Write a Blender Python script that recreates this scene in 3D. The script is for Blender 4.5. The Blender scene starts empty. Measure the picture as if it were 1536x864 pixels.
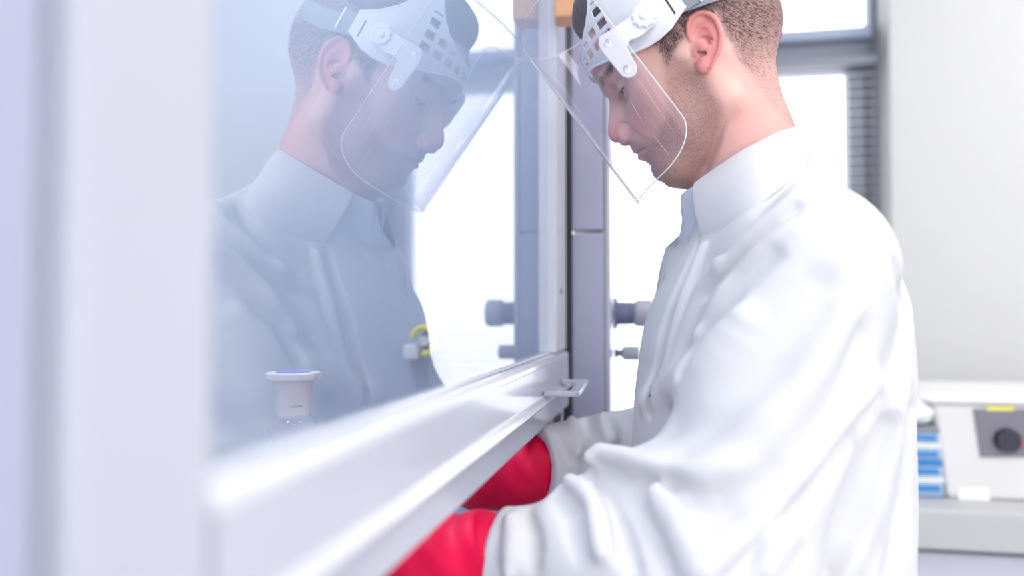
import bpy, bmesh, math, random
import numpy as np
from mathutils import Vector, Matrix

random.seed(7)
rng = np.random.default_rng(7)
S = bpy.context.scene
COL = S.collection

# ------------------------------------------------------------------ camera, world, light, exposure
YAW = math.radians(11.17)
PIT = math.atan(33 / 1200.0)
CAM = (0.167, 0.0, 1.3)
cd = bpy.data.cameras.new('camera')
cam = bpy.data.objects.new('camera', cd)
COL.objects.link(cam)
cam.location = CAM
cam.rotation_euler = (math.pi / 2 + PIT, 0, YAW)
cd.sensor_width = 36
cd.lens = 36 * 1200 / 1536
cd.clip_start = 0.02
cd.dof.use_dof = True
cd.dof.focus_distance = 0.86
cd.dof.aperture_fstop = cd.lens / 14.5
S.camera = cam

W = bpy.data.worlds.new('World')
S.world = W
W.use_nodes = True
nt = W.node_tree
bg = nt.nodes['Background']
tc = nt.nodes.new('ShaderNodeTexCoord')
sx = nt.nodes.new('ShaderNodeSeparateXYZ')
rp = nt.nodes.new('ShaderNodeValToRGB')
nt.links.new(tc.outputs['Generated'], sx.inputs[0])
nt.links.new(sx.outputs['Z'], rp.inputs[0])
rp.color_ramp.elements[0].position = 0.0
rp.color_ramp.elements[0].color = (0.91, 0.935, 1.0, 1)
rp.color_ramp.elements[1].position = 0.5
rp.color_ramp.elements[1].color = (0.93, 0.96, 1.0, 1)
nt.links.new(rp.outputs[0], bg.inputs[0])
bg.inputs[1].default_value = 3.6

S.view_settings.view_transform = 'Standard'
S.view_settings.look = 'None'
S.view_settings.gamma = 1
S.view_settings.use_curve_mapping = False
S.view_settings.exposure = -0.25
S.cycles.use_denoising = True
S.cycles.max_bounces = 12
S.cycles.transparent_max_bounces = 24
S.cycles.caustics_reflective = False
S.cycles.caustics_refractive = False
S.cycles.sample_clamp_indirect = 6

def area(name, loc, rot, sx_, sy_, e, col=(1, 1, 1)):
    l = bpy.data.lights.new(name, 'AREA')
    l.shape = 'RECTANGLE'; l.size = sx_; l.size_y = sy_; l.energy = e; l.color = col
    o = bpy.data.objects.new(name, l); COL.objects.link(o)
    o.location = loc; o.rotation_euler = rot
    return o
for n_, (ax_, ay_) in enumerate([(0.9, -0.9), (2.1, -0.9), (0.9, 0.5), (2.1, 0.5), (1.6, 1.7)]):
    area('overhead_fill_light', (ax_, ay_, 2.80), (0, 0, 0), 0.56, 0.56, 7, (1.0, 0.97, 0.95))  # unseen overhead lamps, added to brighten the room
area('hood_fill_light', (-0.40, 0.6, 2.12), (0, 0, 0), 0.12, 0.9, 11.0, (0.86, 0.93, 1.0))  # unseen lamp added to brighten the hood interior

# ------------------------------------------------------------------ materials
def mat(name, col, rough=0.5, metal=0.0, spec=0.5, bump=0.0, bscale=200, var=0.0, vscale=8, sss=0, coat=0, sheen=0):
    m = bpy.data.materials.new(name); m.use_nodes = True
    n = m.node_tree.nodes; l = m.node_tree.links
    b = n['Principled BSDF']
    b.inputs['Base Color'].default_value = (*col, 1)
    b.inputs['Roughness'].default_value = rough
    b.inputs['Metallic'].default_value = metal
    b.inputs['Specular IOR Level'].default_value = spec
    if sss:
        b.inputs['Subsurface Weight'].default_value = sss
        b.inputs['Subsurface Radius'].default_value = (0.01, 0.004, 0.002)
        b.inputs['Subsurface Scale'].default_value = 1.0
    b.inputs['Coat Weight'].default_value = coat
    b.inputs['Sheen Weight'].default_value = sheen
    t = n.new('ShaderNodeTexCoord')
    if var:
        no = n.new('ShaderNodeTexNoise'); no.inputs['Scale'].default_value = vscale; no.inputs['Detail'].default_value = 4
        l.new(t.outputs['Object'], no.inputs['Vector'])
        mx = n.new('ShaderNodeMixRGB'); mx.blend_type = 'MIX'
        mx.inputs[1].default_value = (*[c * (1 - var) for c in col], 1)
        mx.inputs[2].default_value = (*[min(1, c * (1 + var)) for c in col], 1)
        l.new(no.outputs[0], mx.inputs[0]); l.new(mx.outputs[0], b.inputs['Base Color'])
    if bump:
        no = n.new('ShaderNodeTexNoise'); no.inputs['Scale'].default_value = bscale; no.inputs['Detail'].default_value = 3
        l.new(t.outputs['Object'], no.inputs['Vector'])
        bp = n.new('ShaderNodeBump'); bp.inputs['Strength'].default_value = bump; bp.inputs['Distance'].default_value = 0.002
        l.new(no.outputs[0], bp.inputs['Height']); l.new(bp.outputs[0], b.inputs['Normal'])
    return m

def glassmat(name, ior, tint=(1, 1, 1), rough=0.0, milky=0.0, milk=(0.9, 0.92, 0.97)):
    """thin clear sheet: Fresnel share reflected, the rest passes straight through"""
    m = bpy.data.materials.new(name); m.use_nodes = True
    n = m.node_tree.nodes; l = m.node_tree.links
    for x in list(n): n.remove(x)
    o = n.new('ShaderNodeOutputMaterial')
    fr = n.new('ShaderNodeFresnel'); fr.inputs[0].default_value = ior
    ge = n.new('ShaderNodeNewGeometry'); mr = n.new('ShaderNodeMapRange')      # same reflectance from both sides of the sheet
    mr.inputs['To Min'].default_value = ior; mr.inputs['To Max'].default_value = 1 / ior
    l.new(ge.outputs['Backfacing'], mr.inputs['Value']); l.new(mr.outputs[0], fr.inputs[0])
    tr = n.new('ShaderNodeBsdfTransparent'); tr.inputs[0].default_value = (*tint, 1)
    gl = n.new('ShaderNodeBsdfGlossy'); gl.inputs['Roughness'].default_value = rough
    mx = n.new('ShaderNodeMixShader')
    l.new(fr.outputs[0], mx.inputs[0]); l.new(gl.outputs[0], mx.inputs[2])
    if milky:
        df = n.new('ShaderNodeBsdfDiffuse'); df.inputs[0].default_value = (*milk, 1)
        tl = n.new('ShaderNodeBsdfTranslucent'); tl.inputs[0].default_value = (*milk, 1)
        m0 = n.new('ShaderNodeMixShader'); m0.inputs[0].default_value = 0.5
        l.new(df.outputs[0], m0.inputs[1]); l.new(tl.outputs[0], m0.inputs[2])
        m2 = n.new('ShaderNodeMixShader')                      # haze grows with the slant path through the sheet
        vd = n.new('ShaderNodeVectorMath'); vd.operation = 'DOT_PRODUCT'
        l.new(ge.outputs['Normal'], vd.inputs[0]); l.new(ge.outputs['Incoming'], vd.inputs[1])
        ab = n.new('ShaderNodeMath'); ab.operation = 'ABSOLUTE'; l.new(vd.outputs['Value'], ab.inputs[0])
        mxm = n.new('ShaderNodeMath'); mxm.operation = 'MAXIMUM'; l.new(ab.outputs[0], mxm.inputs[0]); mxm.inputs[1].default_value = 0.04
        dv = n.new('ShaderNodeMath'); dv.operation = 'DIVIDE'; dv.use_clamp = True; dv.inputs[0].default_value = milky; l.new(mxm.outputs[0], dv.inputs[1])
        l.new(dv.outputs[0], m2.inputs[0])
        l.new(tr.outputs[0], m2.inputs[1]); l.new(m0.outputs[0], m2.inputs[2])
        l.new(m2.outputs[0], mx.inputs[1])
    else:
        l.new(tr.outputs[0], mx.inputs[1])
    l.new(mx.outputs[0], o.inputs[0])
    return m

M = {}
M['wall'] = mat('wall_paint', (0.68, 0.68, 0.68), 0.8, bump=0.05, bscale=90, var=0.01)
M['floor'] = mat('floor_vinyl', (0.62, 0.63, 0.66), 0.35, var=0.05, vscale=30)
M['ceil'] = mat('ceiling_paint', (0.9, 0.9, 0.9), 0.9, bump=0.05)
M['frame'] = mat('grey_window_frame', (0.26, 0.28, 0.34), 0.4, var=0.03)
M['framelight'] = mat('pale_window_frame', (0.42, 0.47, 0.62), 0.4, var=0.03)
M['hoodwhite'] = mat('white_enamel', (0.55, 0.56, 0.64), 0.22, var=0.02, vscale=5, coat=0.2)
M['brightwhite'] = mat('white_enamel_lit', (0.74, 0.75, 0.79), 0.18, var=0.01, coat=0.4)  # brighter copy of the white enamel, rail highlights put into its colour
M['hoodlav'] = mat('lavender_enamel', (0.45, 0.46, 0.60), 0.3, var=0.03, vscale=4)
M['hoodin'] = mat('hood_liner', (0.42, 0.49, 0.61), 0.6, var=0.05, vscale=4)
M['hoodtop'] = mat('hood_worktop', (0.50, 0.55, 0.66), 0.4, var=0.04)
M['rubber'] = mat('black_seal', (0.03, 0.03, 0.05), 0.6, var=0.1)
M['brown'] = mat('pinkish_brown_board', (0.33, 0.25, 0.28), 0.5, var=0.1, vscale=20)
M['orange'] = mat('orange_plastic', (0.85, 0.42, 0.16), 0.45, var=0.05)
M['steel'] = mat('brushed_steel', (0.6, 0.6, 0.64), 0.3, metal=1.0, var=0.05, vscale=60)
M['valve'] = mat('valve_grey', (0.42, 0.43, 0.52), 0.4, var=0.04)
M['valvedark'] = mat('valve_dark', (0.17, 0.18, 0.30), 0.4, var=0.04)
M['yellow'] = mat('yellow_plastic', (0.85, 0.82, 0.12), 0.4, var=0.04)
M['white'] = mat('white_plastic', (0.86, 0.86, 0.88), 0.3, var=0.01, sss=0)
M['whitetrans'] = mat('frosted_plastic', (0.92, 0.93, 0.96), 0.35, var=0.02)
M['bluecap'] = mat('blue_disc', (0.26, 0.25, 0.75), 0.4, var=0.02)
M['green'] = mat('green_print', (0.12, 0.45, 0.28), 0.5, var=0.1)
M['redcap'] = mat('red_cap', (0.75, 0.10, 0.12), 0.4, var=0.03)
M['strap'] = mat('grey_strap', (0.27, 0.29, 0.33), 0.6, bump=0.3, bscale=900, var=0.05, vscale=60)
M['cloth'] = mat('white_cotton', (0.695, 0.69, 0.71), 0.85, bump=0.10, bscale=700, var=0.01, vscale=10)
M['shirt'] = mat('pale_shirt_cotton', (0.74, 0.78, 0.85), 0.85, bump=0.15, bscale=900, var=0.02)
M['glove'] = mat('red_rubber', (0.76, 0.0, 0.055), 0.5, spec=0.25, bump=0.3, bscale=45, var=0.12, vscale=18)
M['trousers'] = mat('dark_trousers', (0.05, 0.06, 0.10), 0.8, bump=0.2, var=0.1)
M['shoe'] = mat('black_shoe', (0.02, 0.02, 0.02), 0.35, var=0.1)
M['inst'] = mat('instrument_housing', (0.72, 0.71, 0.71), 0.45, var=0.01)
M['inst2'] = mat('instrument_base', (0.42, 0.42, 0.43), 0.5, var=0.02)
M['screen'] = mat('dark_display', (0.16, 0.15, 0.19), 0.2, var=0.08, vscale=12)
M['dark'] = mat('dark_knob', (0.03, 0.03, 0.05), 0.35, var=0.1)
M['bench'] = mat('bench_top', (0.52, 0.52, 0.53), 0.5, var=0.02)
M['benchcab'] = mat('bench_front', (0.62, 0.62, 0.70), 0.45, var=0.02)
M['blue'] = mat('blue_plastic', (0.02, 0.24, 0.60), 0.35, var=0.15, vscale=40)
M['paleblue'] = mat('pale_blue_plastic', (0.45, 0.62, 0.80), 0.4, var=0.12, vscale=50)
M['lavtray'] = mat('lilac_tray', (0.55, 0.50, 0.66), 0.5, var=0.05)
M['slat'] = mat('blind_slat', (0.88, 0.88, 0.90), 0.5, var=0.02)
M['paper'] = mat('white_paper', (0.93, 0.93, 0.95), 0.8, var=0.01)
M['tan'] = mat('tan_board', (0.7, 0.45, 0.25), 0.6, var=0.06)
M['eye'] = mat('eye_white', (0.75, 0.68, 0.66), 0.15, var=0.03)
M['iris'] = mat('iris_brown', (0.035, 0.025, 0.022), 0.1, var=0.2, vscale=300)
M['pane'] = glassmat('sash_glass', 5.0, (0.93, 0.96, 1.0))
M['clear'] = glassmat('clear_back_face', 1.0001)
M['winglass'] = glassmat('window_glass', 1.5)
M['visor'] = glassmat('visor_plastic', 1.42, (0.95, 0.94, 0.985), 0.015, milky=0.06, milk=(0.88, 0.85, 0.95))
M['visoredge'] = mat('visor_edge', (0.95, 0.95, 0.98), 0.2, var=0.01)
M['bottle'] = glassmat('bottle_glass', 1.55, (0.90, 0.92, 0.96), 0.02, milky=0.08)
M['lamp'] = bpy.data.materials.new('added_lamp_glow'); M['lamp'].use_nodes = True  # glow of the added ceiling panels
_b = M['lamp'].node_tree.nodes['Principled BSDF']
_b.inputs['Emission Color'].default_value = (1, 0.98, 0.96, 1); _b.inputs['Emission Strength'].default_value = 6

# ------------------------------------------------------------------ helpers
def setp(o, label=None, cat=None, group=None, kind=None):
    if label: o['label'] = label
    if cat: o['category'] = cat
    if group: o['group'] = group
    if kind: o['kind'] = kind
    return o
def empty(name, loc, label=None, cat=None, group=None, kind=None):
    o = bpy.data.objects.new(name, None); COL.objects.link(o); o.location = loc; o.empty_display_size = 0.05
    return setp(o, label, cat, group, kind)
def link(name, me, m, parent=None, smooth=True):
    if m is not None and not me.materials: me.materials.append(m)
    if smooth is True: me.shade_smooth()
    o = bpy.data.objects.new(name, me); COL.objects.link(o)
    if parent:
        o.parent = parent
        if parent.type == 'EMPTY' or True:
            P = Vector((0, 0, 0)); q = parent
            while q: P += q.location; q = q.parent
            o.location = -P
    return o
def meshfrom(name, vs, fs):
    me = bpy.data.meshes.new(name); me.from_pydata([tuple(map(float, v)) for v in vs], [], [tuple(map(int, f)) for f in fs]); me.update()
    return me
def bevel(bm, w, seg=2):
    if w > 0:
        bmesh.ops.bevel(bm, geom=[e for e in bm.edges if e.is_manifold and e.calc_face_angle(0) > 0.6], offset=w, segments=seg, profile=0.5, affect='EDGES')
def box(name, lo, hi, m, parent=None, bev=0.002, seg=2):
    bm = bmesh.new()
    bmesh.ops.create_cube(bm, size=1)
    lo = np.array(lo, float); hi = np.array(hi, float); c = (lo + hi) / 2; s = hi - lo
    for v in bm.verts: v.co = Vector((c[0] + v.co.x * s[0], c[1] + v.co.y * s[1], c[2] + v.co.z * s[2]))
    bevel(bm, min(bev, s.min() * 0.4), seg)
    me = bpy.data.meshes.new(name); bm.to_mesh(me); bm.free()
    o = link(name, me, m, parent, smooth=False)
    for p in me.polygons: p.use_smooth = False
    return o
def prism(name, poly, axis, a, b, m, parent=None, bev=0.0, seg=2, smooth=False):
    """poly: 2D points extruded along axis from a to b"""
    bm = bmesh.new()
    def P(u, v, w):
        return {'x': (w, u, v), 'y': (u, w, v), 'z': (u, v, w)}[axis]
    v0 = [bm.verts.new(P(u, v, a)) for u, v in poly]; v1 = [bm.verts.new(P(u, v, b)) for u, v in poly]
    bm.faces.new(v0); bm.faces.new(v1[::-1])
    n = len(poly)
    for i in range(n): bm.faces.new((v0[i], v1[i], v1[(i + 1) % n], v0[(i + 1) % n]))
    bmesh.ops.recalc_face_normals(bm, faces=bm.faces)
    bevel(bm, bev, seg)
    me = bpy.data.meshes.new(name); bm.to_mesh(me); bm.free()
    return link(name, me, m, parent, smooth=smooth)
def lathe(name, prof, c, m, parent=None, seg=40, axis='z', smooth=True):
    vs = []; fs = []
    n = len(prof)
    for i in range(seg):
        a = 2 * math.pi * i / seg
        for r, h in prof:
            p = (r * math.cos(a), r * math.sin(a), h)
            if axis == 'x': p = (p[2], p[0], p[1])
            if axis == 'y': p = (p[0], p[2], p[1])
            vs.append((c[0] + p[0], c[1] + p[1], c[2] + p[2]))
    for i in range(seg):
        j = (i + 1) % seg
        for k in range(n - 1): fs.append((i * n + k, j * n + k, j * n + k + 1, i * n + k + 1))
    me = meshfrom(name, vs, fs)
    bm = bmesh.new(); bm.from_mesh(me); bmesh.ops.remove_doubles(bm, verts=bm.verts, dist=1e-6); bmesh.ops.recalc_face_normals(bm, faces=bm.faces); bm.to_mesh(me); bm.free()
    o = link(name, me, m, parent)
    if smooth: me.set_sharp_from_angle(angle=math.radians(38))
    return o
def tube(name, pts, r, m, parent=None, seg=10, closed=False, flat=None):
    pts = [Vector(p) for p in pts]; n = len(pts); vs = []; fs = []
    up = Vector((0, 0, 1)); prev = None
    for i, p in enumerate(pts):
        a = pts[i - 1] if (i > 0 or closed) else p; b = pts[(i + 1) % n] if (i < n - 1 or closed) else p
        t = (b - a).normalized()
        if prev is None:
            ref = up if abs(t.z) < 0.9 else Vector((1, 0, 0)); u = t.cross(ref).normalized()
        else: u = (prev - t * prev.dot(t)).normalized()
        prev = u; w = t.cross(u); rr = r[i] if hasattr(r, '__len__') else r
        for k in range(seg):
            an = 2 * math.pi * k / seg
            vs.append(p + u * (rr * math.cos(an)) + w * (rr * math.sin(an)))
    for i in range(n if closed else n - 1):
        j = (i + 1) % n
        for k in range(seg): fs.append((i * seg + k, i * seg + (k + 1) % seg, j * seg + (k + 1) % seg, j * seg + k))
    if not closed: fs.append(tuple(range(seg))[::-1]); fs.append(tuple((n - 1) * seg + k for k in range(seg)))
    return link(name, meshfrom(name, vs, fs), m, parent)

# ------------------------------------------------------------------ pixel -> place (used to find real coordinates of the sculpt)
CP = np.array(CAM)
RV = np.array([math.cos(YAW), math.sin(YAW), 0]); F0 = np.array([-math.sin(YAW), math.cos(YAW), 0])
FV = F0 * math.cos(PIT) + np.array([0, 0, math.sin(PIT)]); UV = np.cross(RV, FV)
def ray(px, py): return FV + RV * (px - 768) / 1200 + UV * (432 - py) / 1200
def onY(px, py, Y):
    d = ray(px, py); return CP + d * (Y - CP[1]) / d[1]
YM = 0.92
HP = math.radians(31)
HO = onY(1047, 85, YM)
AX = np.array([-math.cos(HP), 0, -math.sin(HP)]); AY = np.array([0, -1.0, 0]); AZ = np.array([-math.sin(HP), 0, math.cos(HP)])
HM = np.stack([AX, AY, AZ], 1)
def px2l(px, py, yl=0.0):
    P = onY(px, py, YM - yl) - HO
    return np.array([P @ AX, P @ AY, P @ AZ])
def l2w(q): return np.asarray(q) @ HM.T + HO
def w2l(p): return (np.asarray(p) - HO) @ HM

# ------------------------------------------------------------------ signed distance sculpting
def smin(a, b, k):
    h = np.maximum(k - np.abs(a - b), 0) / k
    return np.minimum(a, b) - h * h * k * 0.25
def smax(a, b, k): return -smin(-a, -b, k)
def ell(p, c, r):
    q = p - np.array(c, np.float32); r = np.array(r, np.float32)
    k0 = np.sqrt(((q / r) ** 2).sum(-1)) + 1e-9; k1 = np.sqrt(((q / (r * r)) ** 2).sum(-1)) + 1e-9
    return k0 * (k0 - 1) / k1
def caps(p, a, b, ra, rb=None):
    a = np.array(a, np.float32); b = np.array(b, np.float32); rb = ra if rb is None else rb
    ab = b - a; t = np.clip(((p - a) @ ab) / max(ab @ ab, 1e-12), 0, 1)
    d = p - a - t[:, None] * ab
    return np.sqrt((d * d).sum(-1)) - (ra + (rb - ra) * t)
def chain(p, pts, rs, k=0.0):
    d = None
    for i in range(len(pts) - 1):
        r0 = rs[i] if hasattr(rs, '__len__') else rs; r1 = rs[i + 1] if hasattr(rs, '__len__') else rs
        c = caps(p, pts[i], pts[i + 1], r0, r1)
        d = c if d is None else (smin(d, c, k) if k else np.minimum(d, c))
    return d
def poly2(px, pz, poly):
    """signed distance to a 2D polygon (negative inside)"""
    poly = np.array(poly, np.float32); n = len(poly); d = np.full(px.shape, 1e9, np.float32); ins = np.zeros(px.shape, bool)
    for i in range(n):
        a = poly[i]; b = poly[(i + 1) % n]; e = b - a
        wx = px - a[0]; wz = pz - a[1]
        t = np.clip((wx * e[0] + wz * e[1]) / (e @ e), 0, 1)
        d = np.minimum(d, (wx - t * e[0]) ** 2 + (wz - t * e[1]) ** 2)
        if a[1] != b[1]:
            c = ((a[1] > pz) != (b[1] > pz)) & (px < (b[0] - a[0]) * (pz - a[1]) / (b[1] - a[1]) + a[0])
            ins ^= c
    return np.sqrt(d) * np.where(ins, -1, 1)
def sculpt(f, lo, hi, h, project=2, margin=1.6):
    B = 8; lo = np.array(lo, float); hi = np.array(hi, float)
    nb = np.ceil((hi - lo) / (h * B)).astype(int); n = nb * B
    ax = [lo[i] + (np.arange(nb[i]) * B + (B - 1) / 2) * h for i in range(3)]
    G = np.stack(np.meshgrid(*ax, indexing='ij'), -1).reshape(-1, 3).astype(np.float32)
    v = np.concatenate([f(G[i:i + 200000]) for i in range(0, len(G), 200000)])
    act = np.abs(v) < h * B * 0.87 * margin
    V = np.repeat(np.repeat(np.repeat(v.reshape(nb), B, 0), B, 1), B, 2).astype(np.float32)
    ids = np.argwhere(act.reshape(nb))
    off = np.stack(np.meshgrid(*[np.arange(B)] * 3, indexing='ij'), -1).reshape(-1, 3)
    for s in range(0, len(ids), 400):
        I = (ids[s:s + 400, None, :] * B + off[None]).reshape(-1, 3)
        V[I[:, 0], I[:, 1], I[:, 2]] = f((lo + I * h).astype(np.float32))
    ins = V < 0
    c = [ins[a:n[0] - 1 + a, b:n[1] - 1 + b, d:n[2] - 1 + d] for a in (0, 1) for b in (0, 1) for d in (0, 1)]
    cnt = sum(x.astype(np.int8) for x in c)
    cells = np.argwhere((cnt > 0) & (cnt < 8))
    idx = np.full(n - 1, -1, np.int64); idx[cells[:, 0], cells[:, 1], cells[:, 2]] = np.arange(len(cells))
    acc = np.zeros((len(cells), 3)); num = np.zeros(len(cells))
    cor = [(a, b, d) for a in (0, 1) for b in (0, 1) for d in (0, 1)]
    for a in cor:
        for k in range(3):
            if a[k] == 0:
                b = list(a); b[k] = 1
                va = V[cells[:, 0] + a[0], cells[:, 1] + a[1], cells[:, 2] + a[2]]; vb = V[cells[:, 0] + b[0], cells[:, 1] + b[1], cells[:, 2] + b[2]]
                m = (va < 0) != (vb < 0)
                t = np.where(m, va / np.where(m, va - vb, 1), 0)
                pt = np.tile(np.array(a, float), (len(cells), 1)); pt[:, k] += t
                acc[m] += pt[m]; num[m] += 1
    P = (lo + (cells + acc / num[:, None]) * h)
    quads = []
    for k in range(3):
        sl0 = [slice(None)] * 3; sl1 = [slice(None)] * 3
        sl0[k] = slice(0, n[k] - 1); sl1[k] = slice(1, n[k])
        cr = ins[tuple(sl0)] != ins[tuple(sl1)]
        E = np.argwhere(cr); o1, o2 = [(1, 2), (2, 0), (0, 1)][k]
        E = E[(E[:, o1] > 0) & (E[:, o2] > 0) & (E[:, o1] < n[o1] - 1) & (E[:, o2] < n[o2] - 1)]
        def g(d1, d2):
            q = E.copy(); q[:, o1] -= d1; q[:, o2] -= d2
            return idx[q[:, 0], q[:, 1], q[:, 2]]
        q = np.stack([g(1, 1), g(0, 1), g(0, 0), g(1, 0)], 1)
        fl = ~ins[E[:, 0], E[:, 1], E[:, 2]]
        q[fl] = q[fl][:, ::-1]
        quads.append(q)
    Q = np.concatenate(quads); Q = Q[(Q >= 0).all(1)]
    def field(X): return np.concatenate([f(X[i:i + 150000].astype(np.float32)) for i in range(0, len(X), 150000)]).astype(float)
    def grad(X):
        e = h * 0.5; g_ = np.zeros_like(X)
        for k in range(3):
            d = np.zeros(3); d[k] = e
            g_[:, k] = (field(X + d) - field(X - d)) / (2 * e)
        return g_
    for _ in range(project):
        g_ = grad(P); l2 = np.maximum((g_ ** 2).sum(1), 0.05)
        st = (field(P) / l2)[:, None] * g_
        ln = np.linalg.norm(st, axis=1, keepdims=True)
        P = P - st * np.minimum(1, 0.7 * h / np.maximum(ln, 1e-9))
    return P, Q
def npmesh(name, P, Q):
    me = bpy.data.meshes.new(name)
    me.vertices.add(len(P)); me.vertices.foreach_set('co', np.asarray(P, np.float32).ravel())
    me.loops.add(Q.size); me.loops.foreach_set('vertex_index', Q.astype(np.int32).ravel())
    me.polygons.add(len(Q)); me.polygons.foreach_set('loop_start', (np.arange(len(Q)) * Q.shape[1]).astype(np.int32))
    me.polygons.foreach_set('loop_total', np.full(len(Q), Q.shape[1], np.int32))
    me.update(calc_edges=True); me.validate()
    return me
def fattr(me, name, vals):
    a = me.attributes.new(name, 'FLOAT', 'POINT'); a.data.foreach_set('value', np.asarray(vals, np.float32))
def march(f, pxs, t0=0.35, t1=1.6):
    """first surface point met from the photograph's viewpoint at each pixel"""
    D = np.array([ray(*q) for q in pxs]); D /= np.linalg.norm(D, axis=1, keepdims=True)
    t = np.full(len(D), t0)
    for _ in range(120):
        v = f((CP + D * t[:, None]).astype(np.float32)); t = np.minimum(t + v * 0.7, t1)
    return CP + D * t[:, None], D, t < t1 - 1e-3

#==STRUCTURE==
def structure(o): o['kind'] = 'structure'; return o
structure(box('floor', (-1.0, -1.9, -0.1), (3.6, 2.75, 0.0), M['floor'], bev=0))
structure(box('ceiling', (-1.0, -1.9, 2.85), (3.6, 2.75, 2.95), M['ceil'], bev=0))
structure(box('wall_left', (-1.0, -1.9, 0), (-0.9, 2.75, 2.85), M['wall'], bev=0))
WX0, WX1, WZ0, WZ1 = -0.55, 0.79, 0.80, 2.75
wb = empty('wall_back_unseen', (0, -1.9, 0), kind='structure')  # unseen wall, added with openings sized to cut the sky light
box('wall_panel', (-1.0, -2.0, 0), (3.6, -1.9, 0.80), M['wall'], wb, bev=0.004)
box('wall_panel', (-1.0, -2.0, 2.60), (3.6, -1.9, 2.85), M['wall'], wb, bev=0.004)
for xa in (-1.0, 1.25, 3.4): box('wall_panel', (xa, -2.0, 0.80), (xa + 0.2, -1.9, 2.60), M['wall'], wb, bev=0.004)
wf = empty('wall_far', (0, 2.45, 0), kind='structure')
box('wall_panel', (WX1, 2.45, 0), (3.6, 2.75, 2.85), M['wall'], wf, bev=0.004)
box('wall_panel', (-0.9, 2.45, 0), (WX0, 2.75, 2.85), M['wall'], wf, bev=0.004)
box('wall_panel', (WX0, 2.45, 0), (WX1, 2.75, WZ0), M['wall'], wf, bev=0.004)
box('wall_panel', (WX0, 2.45, WZ1), (WX1, 2.75, 2.85), M['wall'], wf, bev=0.004)
structure(box('wall_right', (3.5, -1.9, 0), (3.6, 2.45, 2.85), M['wall'], bev=0))
structure(box('baseboard_far', (WX1, 2.436, 0), (3.5, 2.45, 0.09), M['hoodlav'], bev=0.002))
win = empty('window_1', (0.1, 2.6, WZ0), kind='structure')
fy0, fy1 = 2.585, 2.665
box('frame_jamb', (0.706, fy0, WZ0), (WX1, fy1, 2.03), M['frame'], win, bev=0.006)
box('frame_jamb', (WX0, fy0, WZ0), (WX0 + 0.08, fy1, WZ1), M['frame'], win, bev=0.006)
box('frame_jamb', (0.770, fy0, 2.03), (WX1, fy1, WZ1), M['frame'], win, bev=0.006)
box('frame_transom', (WX0 + 0.08, fy0, 2.035), (0.770, fy1, 2.125), M['frame'], win, bev=0.006)
box('frame_transom', (WX0 + 0.08, fy0 - 0.03, 2.125), (0.770, fy1, 2.160), M['framelight'], win, bev=0.004)
box('frame_sill', (WX0 + 0.08, fy0, WZ0), (0.706, fy1, WZ0 + 0.07), M['frame'], win, bev=0.006)
box('frame_head', (WX0 + 0.08, fy0, WZ1 - 0.05), (0.770, fy1, WZ1), M['frame'], win, bev=0.006)
box('window_mullion', (-0.10, fy0, WZ0 + 0.07), (-0.03, fy1, 2.035), M['frame'], win, bev=0.006)
box('frame_seal', (0.755, fy0 - 0.006, WZ0 + 0.02), (0.762, fy0, 2.02), M['rubber'], win, bev=0.001)
box('window_pane', (WX0 + 0.08, 2.62, WZ0 + 0.07), (-0.10, 2.626, 2.035), M['winglass'], win, bev=0)
box('window_pane', (-0.03, 2.62, WZ0 + 0.07), (0.706, 2.626, 2.035), M['winglass'], win, bev=0)
box('window_pane', (WX0 + 0.08, 2.62, 2.160), (0.770, 2.626, WZ1 - 0.05), M['winglass'], win, bev=0)
structure(box('trim_1', (WX0 - 0.02, 2.40, WZ0 - 0.03), (WX1 + 0.02, 2.585, WZ0), M['hoodwhite'], bev=0.004))
#==ENDSTRUCTURE==

#==BLIND==
bl = empty('venetian_blind', (0.12, 2.53, 2.03), 'pale venetian blind with thin open slats hanging inside the window', 'blind')
box('headrail', (WX0 + 0.02, 2.51, 2.030), (WX1 - 0.015, 2.55, 2.055), M['frame'], bl)
sm = None
for i in range(40):
    z = 2.005 - i * 0.029
    if sm is None:
        sm = box('slat', (WX0 + 0.02, 2.518, -0.0004), (WX1 - 0.015, 2.543, 0.0004), M['slat'], bl, bev=0)
        me = sm.data
        for v in me.vertices: v.co.z += (v.co.y - 2.5305) * 0.10
        sm.location.z += z
        z00 = z
    else:
        o = sm.copy(); COL.objects.link(o); o.location.z = sm.location.z + (z - z00)
for x in (-0.4, 0.15, 0.66):
    tube('ladder_cord', [(x, 2.5305, 2.03), (x, 2.5305, 0.87)], 0.0008, M['slat'], bl, seg=6)
box('bottom_rail', (WX0 + 0.02, 2.518, 0.845), (WX1 - 0.015, 2.543, 0.862), M['slat'], bl)
#==ENDBLIND==

#==HOOD==
hood = empty('fume_hood', (-0.4, 0.6, 0), 'white laboratory fume hood with lavender corner post, man reaching into it', 'fume hood')
HY0, HY1 = -0.02, 1.245
box('base_cabinet', (-0.85, HY0, 0.02), (-0.03, HY1 + 0.1, 0.90), M['hoodwhite'], hood, 0.004)
for k in range(2):
    d = box('cabinet_door', (-0.03, HY0 + 0.02 + k * 0.64, 0.08), (-0.012, HY0 + 0.64 + k * 0.64, 0.86), M['hoodlav'], hood, 0.003)
    yy = HY0 + (0.58 if k == 0 else 0.72)
    hh = tube('handle', [(-0.012, yy, 0.62), (0.01, yy, 0.62), (0.01, yy, 0.74), (-0.012, yy, 0.74)], 0.005, M['steel'])
    hh.parent = d; hh.location = (0, 0, 0)
box('worktop', (-0.85, HY0, 0.90), (0.0, HY1 + 0.1, 0.95), M['hoodtop'], hood, 0.006)
box('airfoil_sill', (-0.06, HY0 + 0.06, 0.952), (0.012, HY1, 0.968), M['steel'], hood, 0.006)
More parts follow.
